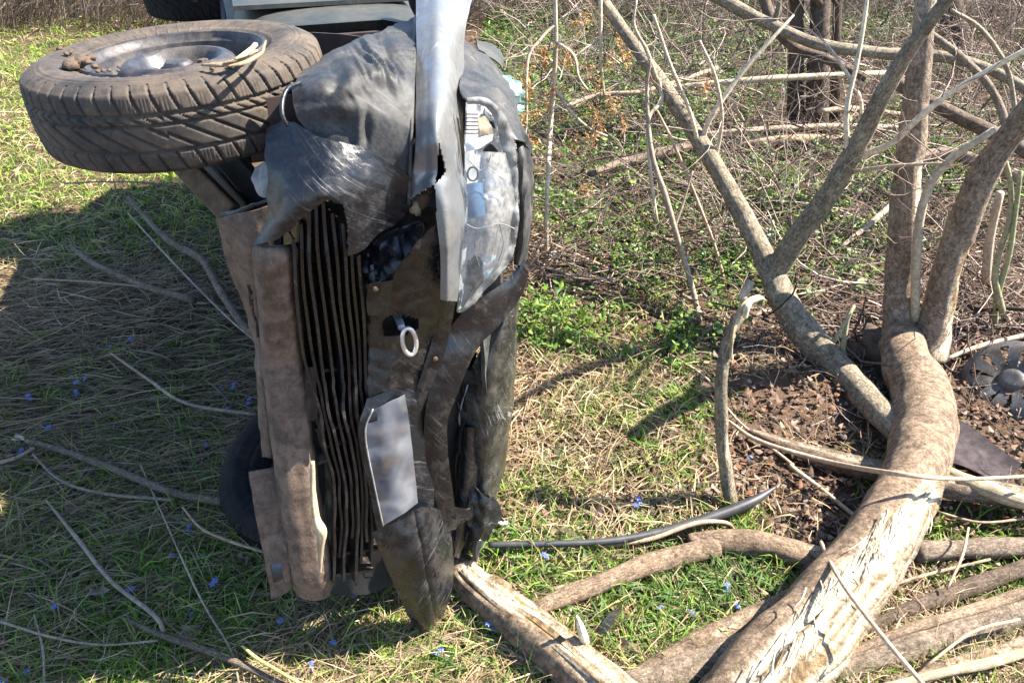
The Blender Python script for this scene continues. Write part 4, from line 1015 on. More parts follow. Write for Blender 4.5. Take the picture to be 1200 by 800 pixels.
log('stub_log', [(806, 636, 0.04, 24), (850, 634, 0.045, 32), (900, 640, 0.045, 36), (950, 652, 0.045, 38), (985, 658, 0.045, 34)], 'short gnarled log with a broken end beside the torn trunk', col=BARK_T * 0.95, seed=47, rough=0.16,
    peel=lambda t, n, p: (np.dot(n, np.array([0.2, 0.0, 0.6])) - 0.45) * (0.8 if t > 0.7 else 0))
log('fallen_branch', [(732, 800, 0.03, 22), (790, 770, 0.035, 30), (850, 738, 0.04, 34), (910, 712, 0.045, 32), (970, 690, 0.045, 30), (1010, 680, 0.045, 26)], 'dark rough branch running beneath the torn trunk', 'branch', BARK_T * 0.8, seed=49, rough=0.16,
    peel=lambda t, n, p: (np.dot(n, np.array([0.3, 0.0, 0.8])) - 0.72) * (0.9 if 0.35 < t < 0.8 else 0))
log('fallen_branch', [(700, 812, 0.03, 30), (770, 795, 0.04, 40), (850, 768, 0.045, 40), (920, 735, 0.05, 34)], 'muddy branch end below the dark rough branch', 'branch', BARK * 0.9, seed=50, rough=0.16)
log('fallen_log', [(1070, 646, 0.05, 30), (1130, 643, 0.05, 28), (1210, 640, 0.05, 30), (1290, 636, 0.05, 30)], 'smooth straight log lying level beyond the torn trunk', col=BARK * 0.95, seed=51)
log('fallen_log', [(1010, 738, 0.04, 16), (1070, 712, 0.045, 20), (1130, 690, 0.05, 24), (1210, 662, 0.05, 26), (1290, 634, 0.05, 26)], 'dark log slanting up beside the torn trunk', col=BARK_D * 1.15, seed=53, rough=0.14)
log('fallen_log', [(940, 800, 0.035, 28), (1010, 776, 0.04, 36), (1090, 750, 0.04, 40), (1200, 716, 0.04, 42), (1300, 684, 0.04, 42)], 'thick soil covered log lying next to the torn trunk', col=BARK * 0.8, seed=55, sides=24, rough=0.12)
log('fallen_log', [(985, 772, 0.07, 10), (1050, 742, 0.08, 13), (1120, 720, 0.085, 15), (1200, 694, 0.085, 16), (1280, 668, 0.08, 16)], 'slim pale branch resting on the thick soil covered log', 'branch', BARK_T * 1.15, seed=58, rough=0.14)
log('fallen_branch', [(760, 805, 0.05, 14), (840, 772, 0.07, 16), (915, 735, 0.08, 16), (985, 700, 0.09, 12)], 'thin pale branch lying along the muddy branch end', 'branch', BARK_T * 1.2, 10, seed=56, rough=0.14)
log('split_slab', [(1000, 812, 0.05, 8), (1070, 796, 0.07, 13), (1150, 778, 0.075, 15), (1230, 756, 0.07, 13)], 'pale splintered slab beside the flaking tan log', 'slab', WOOD * 0.7, seed=54, rough=0.3, mat=M['wood'])
log('fallen_log', [(1040, 806, 0.035, 24), (1120, 782, 0.04, 28), (1200, 760, 0.04, 30), (1280, 735, 0.04, 28)], 'tan log with flaking bark in front of the thick soil covered log', col=BARK_T * 1.2, seed=57, rough=0.14,
    peel=lambda t, n, p: (np.dot(n, np.array([0.1, -0.3, 0.8])) - 0.6) * 0.9)
log('split_log', [(878, 506, 0.03, 10), (930, 525, 0.04, 20), (1000, 545, 0.05, 28), (1080, 562, 0.07, 34), (1160, 577, 0.07, 36), (1260, 592, 0.07, 38)], 'long split log with exposed grain passing under the torn trunk', col=BARK_D * 1.5, seed=59, sides=20,
    peel=lambda t, n, p: (np.dot(n, np.array([0.0, 0.1, 0.9])) - 0.72) * 1.0)
log('split_slab', [(1095, 545, 0.09, 12), (1130, 562, 0.10, 20), (1180, 582, 0.10, 22), (1240, 600, 0.10, 22)], 'pale split slab of wood resting on the long split log', 'slab', WOOD * 0.75, seed=61, rough=0.22, mat=M['wood'])
log('fallen_stick', [(852, 492, 0.05, 4), (890, 517, 0.08, 6), (980, 543, 0.14, 7), (1060, 556, 0.32, 7), (1130, 561, 0.25, 6), (1220, 557, 0.2, 5)], 'long thin bent stick lying across the torn trunk', 'stick', BARK_T, 7, 6, 0.05, seed=63, mat=M['twig'])
log('fallen_stick', [(925, 545, 0.03, 6), (965, 575, 0.03, 6), (1015, 615, 0.04, 5)], 'short brown stick in the hollow beside the torn trunk', 'stick', BARK, 7, 6, 0.05, seed=64, mat=M['twig'])
log('fallen_stick', [(962, 635, 0.10, 5), (985, 680, 0.28, 6), (1030, 740, 0.28, 7), (1085, 805, 0.2, 7)], 'straight tan stick leaning over the bared trunk wood', 'stick', BARK_T * 1.3, 7, 6, 0.05, seed=65, mat=M['twig'])
log('fallen_branch', [(395, 812, 0.02, 16), (440, 788, 0.02, 20), (495, 762, 0.02, 20), (550, 740, 0.02, 14)], 'pale brown branch lying in grass before the bumper end', 'branch', BARK_T * 1.1, seed=67)
log('fallen_stick', [(512, 728, 0.02, 4), (560, 746, 0.03, 6), (610, 770, 0.03, 6), (668, 806, 0.03, 6)], 'thin tan stick lying between bumper end and peeled log', 'stick', BARK_T * 1.2, 7, 6, 0.05, seed=68, mat=M['twig'])
log('sunlit_twig', [(284, 756, 0.10, 3), (300, 770, 0.10, 5), (325, 785, 0.10, 5), (365, 808, 0.09, 5)], 'bright yellow twig catching sunlight at the shadow edge', 'twig', np.array([0.42, 0.36, 0.12]), 6, 5, 0.1, seed=69, mat=M['twig'])  # yellow of the sunlight is painted into the twig's colour
log('fallen_stick', [(640, 692, 0.03, 5), (700, 675, 0.03, 4), (745, 655, 0.03, 3)], 'slender stick lying along the brown slanting branch', 'stick', BARK_T, 6, 5, 0.05, seed=70, mat=M['twig'])
log('fallen_stick', [(700, 640, 0.03, 5), (760, 632, 0.06, 6), (815, 613, 0.09, 6), (850, 612, 0.07, 5), (862, 622, 0.02, 4)], 'curved tan stick arched over the black rubber strip', 'stick', BARK_T, 6, 5, 0.05, seed=71, mat=M['twig'])
log('fallen_stick', [(610, 270, 0.03, 3), (660, 292, 0.03, 4), (720, 318, 0.03, 4), (770, 345, 0.03, 3)], 'thin stick lying in grass beyond the bonnet', 'stick', BARK_T, 6, 5, 0.05, seed=72, mat=M['twig'])
log('fallen_stick', [(785, 415, 0.03, 3), (830, 445, 0.05, 3), (862, 490, 0.04, 3), (930, 545, 0.03, 4)], 'thin pale stem bent past the snapped sapling', 'stick', BARK_T * 1.3, 6, 5, 0.05, seed=73, mat=M['twig'])
for k, (pl, lb) in enumerate((([(1030, 690, .05, 4), (1090, 672, .06, 5), (1160, 655, .06, 4)], 'thin stick between the level log and the dark slanting log'), ([(1085, 780, .09, 4), (1140, 740, .12, 5), (1195, 725, .1, 4)], 'thin stick crossing the soil covered log'),
                              ([(880, 765, .09, 4), (930, 752, .1, 5), (990, 760, .16, 4)], 'short stick resting against the torn trunk base'), ([(1100, 600, .05, 4), (1150, 612, .06, 4), (1210, 606, .06, 4)], 'thin stick lying before the long split log'),
                              ([(1110, 690, .1, 3), (1128, 650, .13, 4), (1135, 618, .12, 3)], 'short upright stick poking past the level log'))):
    log('fallen_stick', pl, lb, 'stick', BARK_T * (0.8 + 0.15 * (k % 3)), 6, 5, 0.08, seed=140 + k, mat=M['twig'])
# branches in the car's shade
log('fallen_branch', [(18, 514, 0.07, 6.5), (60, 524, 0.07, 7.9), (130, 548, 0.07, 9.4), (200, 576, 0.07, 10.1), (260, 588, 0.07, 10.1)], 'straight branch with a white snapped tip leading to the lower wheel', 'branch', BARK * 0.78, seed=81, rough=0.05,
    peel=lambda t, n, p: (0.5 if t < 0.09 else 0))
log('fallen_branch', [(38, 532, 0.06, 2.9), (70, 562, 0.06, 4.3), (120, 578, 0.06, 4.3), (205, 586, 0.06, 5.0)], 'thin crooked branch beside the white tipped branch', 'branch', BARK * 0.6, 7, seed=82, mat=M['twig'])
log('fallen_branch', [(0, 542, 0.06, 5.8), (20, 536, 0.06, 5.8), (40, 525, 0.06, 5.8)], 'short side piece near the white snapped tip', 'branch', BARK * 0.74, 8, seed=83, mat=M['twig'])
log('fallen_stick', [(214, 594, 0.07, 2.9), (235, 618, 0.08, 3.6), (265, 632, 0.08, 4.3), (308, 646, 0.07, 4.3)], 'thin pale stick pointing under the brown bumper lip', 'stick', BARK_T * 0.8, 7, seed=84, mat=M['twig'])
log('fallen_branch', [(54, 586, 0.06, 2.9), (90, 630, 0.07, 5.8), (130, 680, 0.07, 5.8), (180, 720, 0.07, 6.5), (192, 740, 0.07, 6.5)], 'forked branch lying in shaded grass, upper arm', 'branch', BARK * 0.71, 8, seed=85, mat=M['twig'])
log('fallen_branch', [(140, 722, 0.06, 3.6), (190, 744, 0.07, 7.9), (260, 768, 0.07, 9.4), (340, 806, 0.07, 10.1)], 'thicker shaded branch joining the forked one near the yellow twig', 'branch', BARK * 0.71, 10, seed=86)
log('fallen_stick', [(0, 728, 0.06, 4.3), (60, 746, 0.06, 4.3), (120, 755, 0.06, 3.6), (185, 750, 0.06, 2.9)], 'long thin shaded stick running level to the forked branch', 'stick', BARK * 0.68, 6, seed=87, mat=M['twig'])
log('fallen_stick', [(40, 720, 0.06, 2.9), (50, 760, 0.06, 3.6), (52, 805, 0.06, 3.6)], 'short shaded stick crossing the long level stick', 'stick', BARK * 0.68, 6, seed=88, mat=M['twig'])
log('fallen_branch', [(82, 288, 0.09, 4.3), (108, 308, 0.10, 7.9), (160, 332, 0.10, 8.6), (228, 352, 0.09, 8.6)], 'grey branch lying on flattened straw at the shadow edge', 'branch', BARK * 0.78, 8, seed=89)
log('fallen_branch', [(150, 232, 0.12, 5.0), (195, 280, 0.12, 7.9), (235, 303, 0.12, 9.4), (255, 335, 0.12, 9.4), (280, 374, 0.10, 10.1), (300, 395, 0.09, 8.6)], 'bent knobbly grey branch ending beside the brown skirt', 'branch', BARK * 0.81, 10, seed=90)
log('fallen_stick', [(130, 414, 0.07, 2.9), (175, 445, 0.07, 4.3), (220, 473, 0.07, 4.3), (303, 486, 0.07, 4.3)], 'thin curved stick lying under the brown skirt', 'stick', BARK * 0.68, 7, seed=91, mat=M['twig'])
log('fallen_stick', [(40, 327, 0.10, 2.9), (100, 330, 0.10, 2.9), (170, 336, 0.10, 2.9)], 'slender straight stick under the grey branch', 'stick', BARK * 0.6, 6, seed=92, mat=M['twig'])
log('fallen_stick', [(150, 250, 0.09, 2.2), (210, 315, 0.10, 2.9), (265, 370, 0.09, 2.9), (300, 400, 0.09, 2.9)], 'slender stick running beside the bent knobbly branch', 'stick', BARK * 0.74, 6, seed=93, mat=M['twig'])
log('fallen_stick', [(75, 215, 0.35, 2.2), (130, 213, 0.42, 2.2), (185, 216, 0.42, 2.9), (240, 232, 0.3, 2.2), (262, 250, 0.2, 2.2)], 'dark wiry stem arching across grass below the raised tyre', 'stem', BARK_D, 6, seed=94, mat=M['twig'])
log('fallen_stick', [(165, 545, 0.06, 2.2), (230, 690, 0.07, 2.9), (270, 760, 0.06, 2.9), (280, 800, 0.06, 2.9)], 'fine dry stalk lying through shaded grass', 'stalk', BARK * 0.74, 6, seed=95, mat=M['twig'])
log('wood_splinter', [(367, 544, 0.0, 1), (368, 545, 0.0, 1)], 'x', 'x')   # replaced just below
bpy.data.objects.remove(bpy.data.objects['wood_splinter'], do_unlink=True)
sp = [(cs(366, 540, 0.06), 0.004), (cs(367, 575, 0.07), 0.007), (cs(371, 606, 0.075), 0.007), (cs(377, 622, 0.08), 0.011), (cs(376, 640, 0.075), 0.007), (cs(375, 672, 0.07), 0.003)]
tag(limb('wood_splinter', sp, None, WOOD * 0.9, 10, 10, 0.6, seed=97, mat=M['wood']), 'pale wood splinter wedged in the muddy grille', 'splinter')
# splintered bark jammed on the rim of the raised wheel
def on_wheel(px, py, h):
    d = ray(px, py); t = (np.dot(face - CAMP, ax_f) + h) / np.dot(d, ax_f); return CAMP + d * t
for k, pl in enumerate(([(236, 77), (262, 76), (290, 68)], [(262, 74), (280, 70), (300, 60)], [(268, 78), (285, 74), (306, 62), (312, 48)], [(275, 70), (290, 62), (300, 52)])):
    tag(limb('wood_splinter', [(on_wheel(x, y, 0.012 + 0.004 * k), [0.002, 0.0045, 0.0035, 0.0015][min(i, 3)]) for i, (x, y) in enumerate(pl)], None, (WOOD * (0.75 + 0.2 * (k % 2))), 7, 8, 0.9, seed=99 + k, mat=M['wood']),
        'pale bark splinter jammed against the rim of the raised wheel', 'splinter', 'splinters on the raised wheel')
# long black rubber strip
st = [gp(572, 638, 0.06, 8), gp(640, 637, 0.06, 8), gp(710, 634, 0.06, 9), gp(770, 624, 0.06, 11), gp(830, 607, 0.065, 13), gp(880, 588, 0.08, 13), gp(910, 570, 0.10, 3)]
o = limb('rubber_strip', st, None, BARK, 10, 10, 0.03, seed=110, mat=M['strip']); tag(o, 'long black rubber trim strip lying on the grass', 'strip')
# dark plastic shard by the logs
Vq, Fq = [], []
for i in range(7):
    q = i / 6
    for j in range(4):
        a = j / 3
        Vq.append(G(697 + 24 * q + 10 * a, 742 - 32 * q + 6 * a * (1 - q), 0.02 + 0.02 * math.sin(math.pi * q) + 0.012 * a))
for i in range(6):
    for j in range(3): Fq.append((i * 4 + j, i * 4 + j + 1, (i + 1) * 4 + j + 1, (i + 1) * 4 + j))
o = link_mesh('plastic_shard', Vq, Fq, M['strip'], None, origin=Vq[0], smooth=False); solidify(o, 0.004, 1.0); tag(o, 'curved dark grey plastic shard lying in grass between logs', 'shard')
# flat grey trim panel behind the torn trunk
c0, c1, c2, c4 = G(1098, 486, 0.06), G(1196, 545, 0.05), G(1180, 566, 0.03), G(1095, 540, 0.03)
Vq = []; n_ = 8
for i in range(n_ + 1):
    for j in range(5):
        a, b2 = i / n_, j / 4
        p = (c0 * (1 - a) + c1 * a) * (1 - b2) + (c4 * (1 - a) + c2 * a) * b2
        p[2] += 0.012 * math.sin(a * 5) + (0.02 if j == 0 else 0); Vq.append(p)
Fq = [(i * 5 + j, i * 5 + j + 1, (i + 1) * 5 + j + 1, (i + 1) * 5 + j) for i in range(n_) for j in range(4)]
mtp = mat_simple('purplish_grey_plastic', (0.06, 0.048, 0.05), 0.95, var=0.5, scale=30, spec=0.1)
o = link_mesh('trim_panel', Vq, Fq, mtp, None, origin=Vq[0]); solidify(o, 0.006, 1.0); tag(o, 'flat purplish grey plastic panel lying behind the torn trunk', 'panel')

# ---- hub cap half sunk in litter
hc = G(1186, 447, 0.04)
hax = Vector((-0.55, -0.30, 0.75)).normalized(); qh = hax.to_track_quat('Z', 'Y').to_matrix().to_4x4()
HR = 0.185
prof = [(0.0005, 0.028), (0.03, 0.028), (0.042, 0.022), (0.05, 0.014), (0.07, 0.020), (0.09, 0.024), (0.11, 0.026), (0.13, 0.026), (0.148, 0.022), (0.160, 0.016), (0.172, 0.008), (0.182, -0.004), (HR, -0.02)]
prof = [tuple(x) for x in catmull(prof, 3)]
def hhole(u, r):
    f = (u * 11 + 0.12 + r * 1.5) % 1.0
    if 0.06 < r < 0.150: 
        wdt = 0.12 + (r - 0.06) * 2.2
        return abs(f - 0.5) < wdt * 0.62
    return False
HV, HF = revolve(prof, 144, hhole)
hub = empty('hub_cap', hc); tag(hub, 'scuffed silver plastic wheel cover lying in the litter beside the tree', 'wheel cover')
o = link_mesh('cover', place(HV, qh) + hc, HF, M['hubcap'], hub, origin=hc); solidify(o, 0.004)
rgp = [Vector((0.165 * math.cos(a), 0.165 * math.sin(a), -0.012)) for a in np.linspace(0, 2 * math.pi, 33)]
tb = tube_arrays([np.array(qh.to_3x3() @ p) + hc for p in rgp], [0.003] * 33, 6, 2, 0, caps=False); link_mesh('retaining_ring', tb[0], tb[1], M['steel_blue'], hub, origin=hc)

# ---- background stems, thicket
def stem_thing(name, label, cat, pls, col=BARK, group=None, base=None, mat=None, seeds=None):
    b0 = G(*base) if base else None
    pts = [[yp(*p) for p in pl] for pl, w_ in pls]
    root = empty(name, b0 if b0 is not None else pts[0][0][0]); tag(root, label, cat, group)
    for i, (pr, (pl, kind)) in enumerate(zip(pts, pls)):
        limb(kind, pr, root, col, 8 if max(p[3] for p in pl) < 14 else 14, 6, 0.08, seed=200 + i + pl[0][0], mat=mat)
    return root
Yb = lambda px, py: float(G(px, py)[1])
for nm, lb, bx_, by_, top, w_ in (('dark_trunk', 'thickest dark upright trunk in the thicket behind the leaning stems', 957, 152, 962, 28), ('dark_trunk', 'dark upright trunk of middle thickness in the thicket clump', 932, 150, 934, 20), ('dark_trunk', 'thinnest dark upright trunk in the thicket clump', 978, 146, 982, 13), ('dark_trunk', 'lone dark trunk standing behind the upright stem', 1120, 60, 1090, 34)):
    Y0 = Yb(bx_, by_)
    stem_thing(nm, lb, 'tree', [([(bx_, by_ + 6, Y0, w_ * 1.15), (bx_ + (top - bx_) * 0.3, by_ - 60, Y0, w_), (top, -10, Y0 + 0.1, w_ * 0.9), (top + 6, -160, Y0 + 0.2, w_ * 0.8), (top + 10, -420, Y0 + 0.2, w_ * 0.5)], 'trunk'),
                                ([(top - 2, 5, Y0 + 0.05, w_ * 0.5), (top - 40, -60, Y0, w_ * 0.35), (top - 70, -180, Y0, w_ * 0.2)], 'limb')], BARK_D * 0.8, 'dark trunks in the thicket')
stem_thing('leaning_bough', 'grey green bough sagging level across the thicket', 'bough', [([(800, -30, 4.6, 16), (850, 2, 4.5, 17), (905, 30, 4.4, 15), (960, 52, 4.3, 15), (1030, 62, 4.25, 16), (1100, 66, 4.2, 16), (1160, 82, 4.1, 14), (1230, 120, 4.0, 16)], 'bough'), ([(905, 30, 4.4, 9), (912, 10, 4.4, 8), (915, -20, 4.4, 6)], 'twig')], BARK_G * 0.95)
stem_thing('leaning_bough', 'shorter dark bough hanging below the grey green one', 'bough', [([(890, -20, 4.7, 14), (905, 25, 4.6, 14), (930, 55, 4.5, 13), (970, 70, 4.4, 13), (1015, 92, 4.3, 10)], 'bough')], BARK_D * 1.2)
stem_thing('leaning_bough', 'dark bough slanting down behind the upright stem', 'bough', [([(1040, 90, 4.0, 18), (1090, 120, 3.9, 18), (1140, 145, 3.8, 20), (1190, 170, 3.7, 18), (1250, 215, 3.5, 16)], 'bough')], BARK_D * 1.3)
stem_thing('leaning_bough', 'brown bough crossing behind the thick right hand stem', 'bough', [([(1090, 40, 3.8, 10), (1130, 70, 3.7, 11), (1165, 110, 3.6, 11), (1185, 165, 3.5, 11)], 'bough')], BARK)
stem_thing('leaning_bough', 'pale thin bough curving over the thicket by the hub cap', 'bough', [([(1115, 12, 3.4, 5), (1150, 35, 3.4, 7), (1180, 80, 3.4, 7), (1190, 130, 3.35, 7)], 'bough')], BARK_G * 1.4)
for lb, pl, c in (('fallen pale branch lying level behind the leaning stem', [(835, 172, .06, 10), (900, 165, .07, 12), (960, 163, .07, 13), (1020, 168, .06, 12)], BARK_T), ('second level branch lying behind the pale one', [(820, 158, .12, 6), (890, 152, .14, 8), (980, 148, .12, 8), (1060, 150, .1, 6)], BARK),
                  ('grey branch propped level across the thicket floor', [(770, 106, .35, 6), (830, 99, .4, 8), (910, 92, .45, 9), (1040, 86, .45, 8)], BARK_G), ('dark branch lying below the twiggy tangle', [(690, 205, .08, 8), (740, 188, .1, 14), (790, 176, .1, 14), (830, 165, .08, 10)], BARK_D),
                  ('pale branch slanting under the orange seed clusters', [(650, 130, .2, 4), (700, 112, .25, 6), (760, 106, .25, 6), (840, 80, .2, 6)], BARK_T), ('knotty branch lying behind the dirt hollow', [(985, 290, .05, 5), (1020, 262, .08, 8), (1045, 240, .1, 8)], BARK),
                  ('brown branch lying on bare soil beside the hub cap', [(1110, 420, .03, 5), (1150, 405, .04, 7), (1215, 390, .04, 8)], BARK), ('thick fallen branch behind the forked stem', [(1060, 190, .15, 14), (1110, 180, .18, 18), (1160, 195, .16, 18), (1215, 215, .12, 18)], BARK_D * 1.4),
                  ('reddish branch stretched across the thicket near the clump', [(960, 130, .3, 8), (1000, 128, .3, 8), (1060, 135, .25, 7)], BARK_T * 0.9)):
    log('fallen_branch', pl, lb, 'branch', c, 8, 6, 0.1, seed=pl[0][0], mat=M['twig'])
stem_thing('bush_stem', 'slim upright stem with orange seed clusters next to the bonnet', 'bush', [([(640, 300, Yb(640, 300), 5), (641, 230, Yb(640, 300), 5), (645, 150, 3.8, 6), (651, 60, 3.8, 6), (650, -20, 3.8, 5), (648, -120, 3.8, 4)], 'stem'), ([(651, 28, 3.8, 4), (632, 48, 3.75, 4), (618, 72, 3.7, 4), (617, 140, 3.6, 3), (612, 200, 3.5, 3)], 'branch'),
     ([(650, 48, 3.8, 4), (672, 65, 3.75, 4), (678, 90, 3.7, 3), (690, 108, 3.7, 3)], 'branch'), ([(648, 100, 3.8, 4), (668, 130, 3.7, 4), (690, 150, 3.7, 3), (712, 160, 3.7, 3)], 'branch')], BARK_G * 1.2, mat=M['twig'])
stem_thing('bush_stem', 'short drooping stem with seed clusters under the leaning stem tip', 'bush', [([(703, -30, 3.9, 5), (704, 30, 3.85, 5), (704, 70, 3.8, 4), (708, 112, 3.8, 3)], 'stem'), ([(704, 45, 3.85, 3), (680, 62, 3.8, 3), (665, 80, 3.8, 2)], 'branch')], BARK_G * 1.2, mat=M['twig'])
stem_thing('bush_stem', 'dark crooked sapling rising from the leafy patch', 'bush', [([(820, 378, Yb(820, 378), 7), (812, 340, 3.0, 7), (792, 272, 3.1, 7), (779, 228, 3.15, 8), (764, 180, 3.2, 6), (758, 110, 3.3, 5), (762, 70, 3.3, 4)], 'stem'), ([(790, 268, 3.1, 4), (800, 240, 3.15, 3), (812, 200, 3.2, 2)], 'branch')], BARK * 0.9, mat=M['twig'])
stem_thing('bush_stem', 'pale slim sapling rising before the leaning stem', 'bush', [([(850, 335, Yb(850, 335), 4), (838, 290, 3.3, 4), (815, 230, 3.3, 4), (790, 170, 3.3, 4), (770, 130, 3.3, 3)], 'stem')], BARK_T * 1.2, mat=M['twig'])
stem_thing('bush_stem', 'greenish slim sapling standing beside the hub cap', 'bush', [([(1165, 392, 2.8, 9), (1168, 350, 2.8, 9), (1182, 300, 2.8, 8), (1190, 250, 2.85, 7), (1196, 200, 2.9, 6)], 'stem')], np.array([0.2, 0.2, 0.1]), mat=M['twig'])

# ================================================================== VEGETATION (uncountable)
def vnoise(x, y, s, seed=0):
    x = np.asarray(x) * s + seed * 17.3; y = np.asarray(y) * s + seed * 9.1
    xi = np.floor(x).astype(int); yi = np.floor(y).astype(int); fx = x - xi; fy = y - yi
    fx = fx * fx * (3 - 2 * fx); fy = fy * fy * (3 - 2 * fy)
    def h(a, b):
        n = (a * 374761393 + b * 668265263 + seed * 1442695) & 0x7fffffff
        n = ((n ^ (n >> 13)) * 1274126177) & 0x7fffffff
        return (n & 0xffff) / 65535.0
    return (h(xi, yi) * (1 - fx) + h(xi + 1, yi) * fx) * (1 - fy) + (h(xi, yi + 1) * (1 - fx) + h(xi + 1, yi + 1) * fx) * fy

def wedge(n, y0=0.75, y1=10.0, pw=1.6):
    """ground points, denser near the place where one stands"""
    u = rng.random(n); e = 1 - pw
    y = (y0 ** e + u * (y1 ** e - y0 ** e)) ** (1 / e)
    x = rng.uniform(-1, 1, n) * (0.92 * y + 0.9)
    return x, y

def blob(x, y, lst):
    f = np.zeros_like(x)
    for (px, py, r) in lst:
        p = G(px, py); f = np.maximum(f, np.exp(-(((x - p[0]) ** 2 + (y - p[1]) ** 2) / r ** 2)))
    return f

def blades(x, y, z0, L, W, az, e0, e1, cols, name, mat, label, cat, bendaz=None):
    n = len(x)
    P = np.stack([x, y, hgt(x, y) + z0], 1)
    K = 4
    spine = [P]; azk = az.copy()
    for k in range(K - 1):
        f = k / (K - 2); e = e0 * (1 - f) + e1 * f
        if bendaz is not None: azk = azk + bendaz / (K - 1)
        d = np.stack([np.cos(e) * np.cos(azk), np.cos(e) * np.sin(azk), np.sin(e)], 1)
        q = spine[-1] + d * (L / (K - 1))[:, None]
        q[:, 2] = np.maximum(q[:, 2], hgt(q[:, 0], q[:, 1]) + 0.002)
        spine.append(q)
    tw = rng.uniform(-0.9, 0.9, n)
    side = np.stack([-np.sin(az) * np.cos(tw), np.cos(az) * np.cos(tw), np.sin(tw)], 1)
    V = np.zeros((n, K * 2, 3)); wk = [0.75, 1.0, 0.7, 0.08]
    for k in range(K):
        V[:, 2 * k] = spine[k] - side * (W * wk[k] / 2)[:, None]
        V[:, 2 * k + 1] = spine[k] + side * (W * wk[k] / 2)[:, None]
    base = (np.arange(n) * K * 2)[:, None, None]
    f = np.array([[2 * k, 2 * k + 1, 2 * k + 3, 2 * k + 2] for k in range(K - 1)])[None]
    Fs = (base + f).reshape(-1, 4)
    C = np.repeat(cols, K * 2, axis=0)
    o = link_mesh(name, V.reshape(-1, 3), Fs, mat, None, cols=C)
    return tag(o, label, cat, kind='stuff')

def under_car(x, y, m=0.0):
    dx, dy = x - O_[0], y - O_[1]
    s = dx * F_[0] + dy * F_[1]; u = dx * U_[0] + dy * U_[1]
    return (s < 0.02 + m) & (s > -3.5) & (u > -0.3 - m) & (u < 0.35 + m)

# --- where it is green, where it is straw, where it is bare
GREEN = [(640, 570, .16), (760, 470, .2), (700, 460, .2), (820, 480, .2), (800, 540, .16), (640, 380, .25), (690, 410, .25), (700, 500, .22), (560, 640, .2), (600, 700, .25), (760, 700, .3), (850, 670, .25), (640, 650, .2), (740, 520, .2), (80, 560, .5), (60, 720, .4), (250, 700, .35), (170, 760, .35), (30, 480, .4), (220, 430, .3),
         (80, 200, .5), (60, 120, .9), (180, 245, .4), (110, 260, .4), (40, 70, 1.4), (270, 580, .25), (470, 780, .2), (1180, 680, .2), (1100, 620, .25)]
BARE = [(900, 560, .35), (960, 590, .35), (1000, 400, .35), (1150, 340, .45), (1180, 420, .4), (1120, 480, .3), (1000, 480, .3), (930, 480, .25), (1150, 520, .3), (880, 460, .15), (980, 350, .3), (1100, 610, .2)]
STRAWL = [(100, 400, .8), (200, 340, .6), (60, 330, .6), (150, 480, .5), (20, 430, .5), (250, 440, .4)]
LITTER = [(660, 480, .35), (700, 560, .3), (620, 540, .3), (780, 570, .3), (640, 330, .4), (850, 560, .3)]

# dry straw, matted
n = 190000
x, y = wedge(n, 0.75, 9.5, 1.7)
p_ = 0.35 + 0.5 * vnoise(x, y, 2.2, 1) + 0.5 * blob(x, y, STRAWL) + 0.35 * blob(x, y, LITTER) - 0.8 * blob(x, y, BARE) - 0.35 * blob(x, y, GREEN)
p_ *= np.where((x > 0.1) & (y > 2.6), 0.28, 1.0)
k = rng.random(n) < p_
x, y = x[k], y[k]; n = len(x)
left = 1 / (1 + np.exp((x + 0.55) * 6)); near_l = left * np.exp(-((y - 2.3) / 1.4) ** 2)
az = rng.uniform(0, 2 * np.pi, n)
comb = rng.normal(0.25, 0.35, n) + np.pi * (rng.random(n) < 0.5)
az = np.where(rng.random(n) < near_l * 0.85, comb, az)
L = rng.uniform(0.05, 0.16, n) * (1 + 1.4 * near_l * rng.random(n))
W = rng.uniform(0.0016, 0.0040, n) * (0.8 + 0.22 * y)
e0 = rng.uniform(0.0, 0.7, n) * (1 - 0.7 * near_l); e1 = rng.uniform(-0.7, 0.25, n)
base = np.array([[0.41, 0.305, 0.165], [0.29, 0.205, 0.115], [0.49, 0.385, 0.235], [0.16, 0.11, 0.066], [0.36, 0.25, 0.135]])
cols = base[rng.integers(0, 5, n)] * rng.uniform(0.65, 1.15, (n, 1))
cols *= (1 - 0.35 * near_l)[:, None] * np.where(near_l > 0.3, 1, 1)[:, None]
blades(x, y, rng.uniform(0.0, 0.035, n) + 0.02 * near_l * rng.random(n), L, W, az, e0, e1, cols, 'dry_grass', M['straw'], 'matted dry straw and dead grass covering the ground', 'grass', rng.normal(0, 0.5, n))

# green grass in tufts
nt_ = 17000
tx, ty = wedge(nt_, 0.75, 10, 1.55)
pg = 0.11 + 0.42 * (vnoise(tx, ty, 1.6, 3) > 0.5) * vnoise(tx, ty, 5, 4) + 0.85 * blob(tx, ty, GREEN) - 0.7 * blob(tx, ty, BARE) - 0.15 * blob(tx, ty, STRAWL) - 0.15 * blob(tx, ty, LITTER)
pg *= np.where((tx > 0.2) & (ty > 2.9), 0.35, 1.0)
pg = np.where((tx < -1.0) & (ty > 3.4), pg + 0.6, pg)
k = rng.random(nt_) < pg; tx, ty = tx[k], ty[k]
per = rng.integers(6, 16, len(tx)); ix = np.repeat(np.arange(len(tx)), per); n = len(ix)
spread = rng.uniform(0.008, 0.04, len(tx))
x = tx[ix] + rng.normal(0, 1, n) * spread[ix]; y = ty[ix] + rng.normal(0, 1, n) * spread[ix]
L = rng.uniform(0.035, 0.12, n) * rng.uniform(0.6, 1.2, len(tx))[ix]
W = rng.uniform(0.0024, 0.0054, n) * (0.85 + 0.2 * y)
az = rng.uniform(0, 2 * np.pi, n)
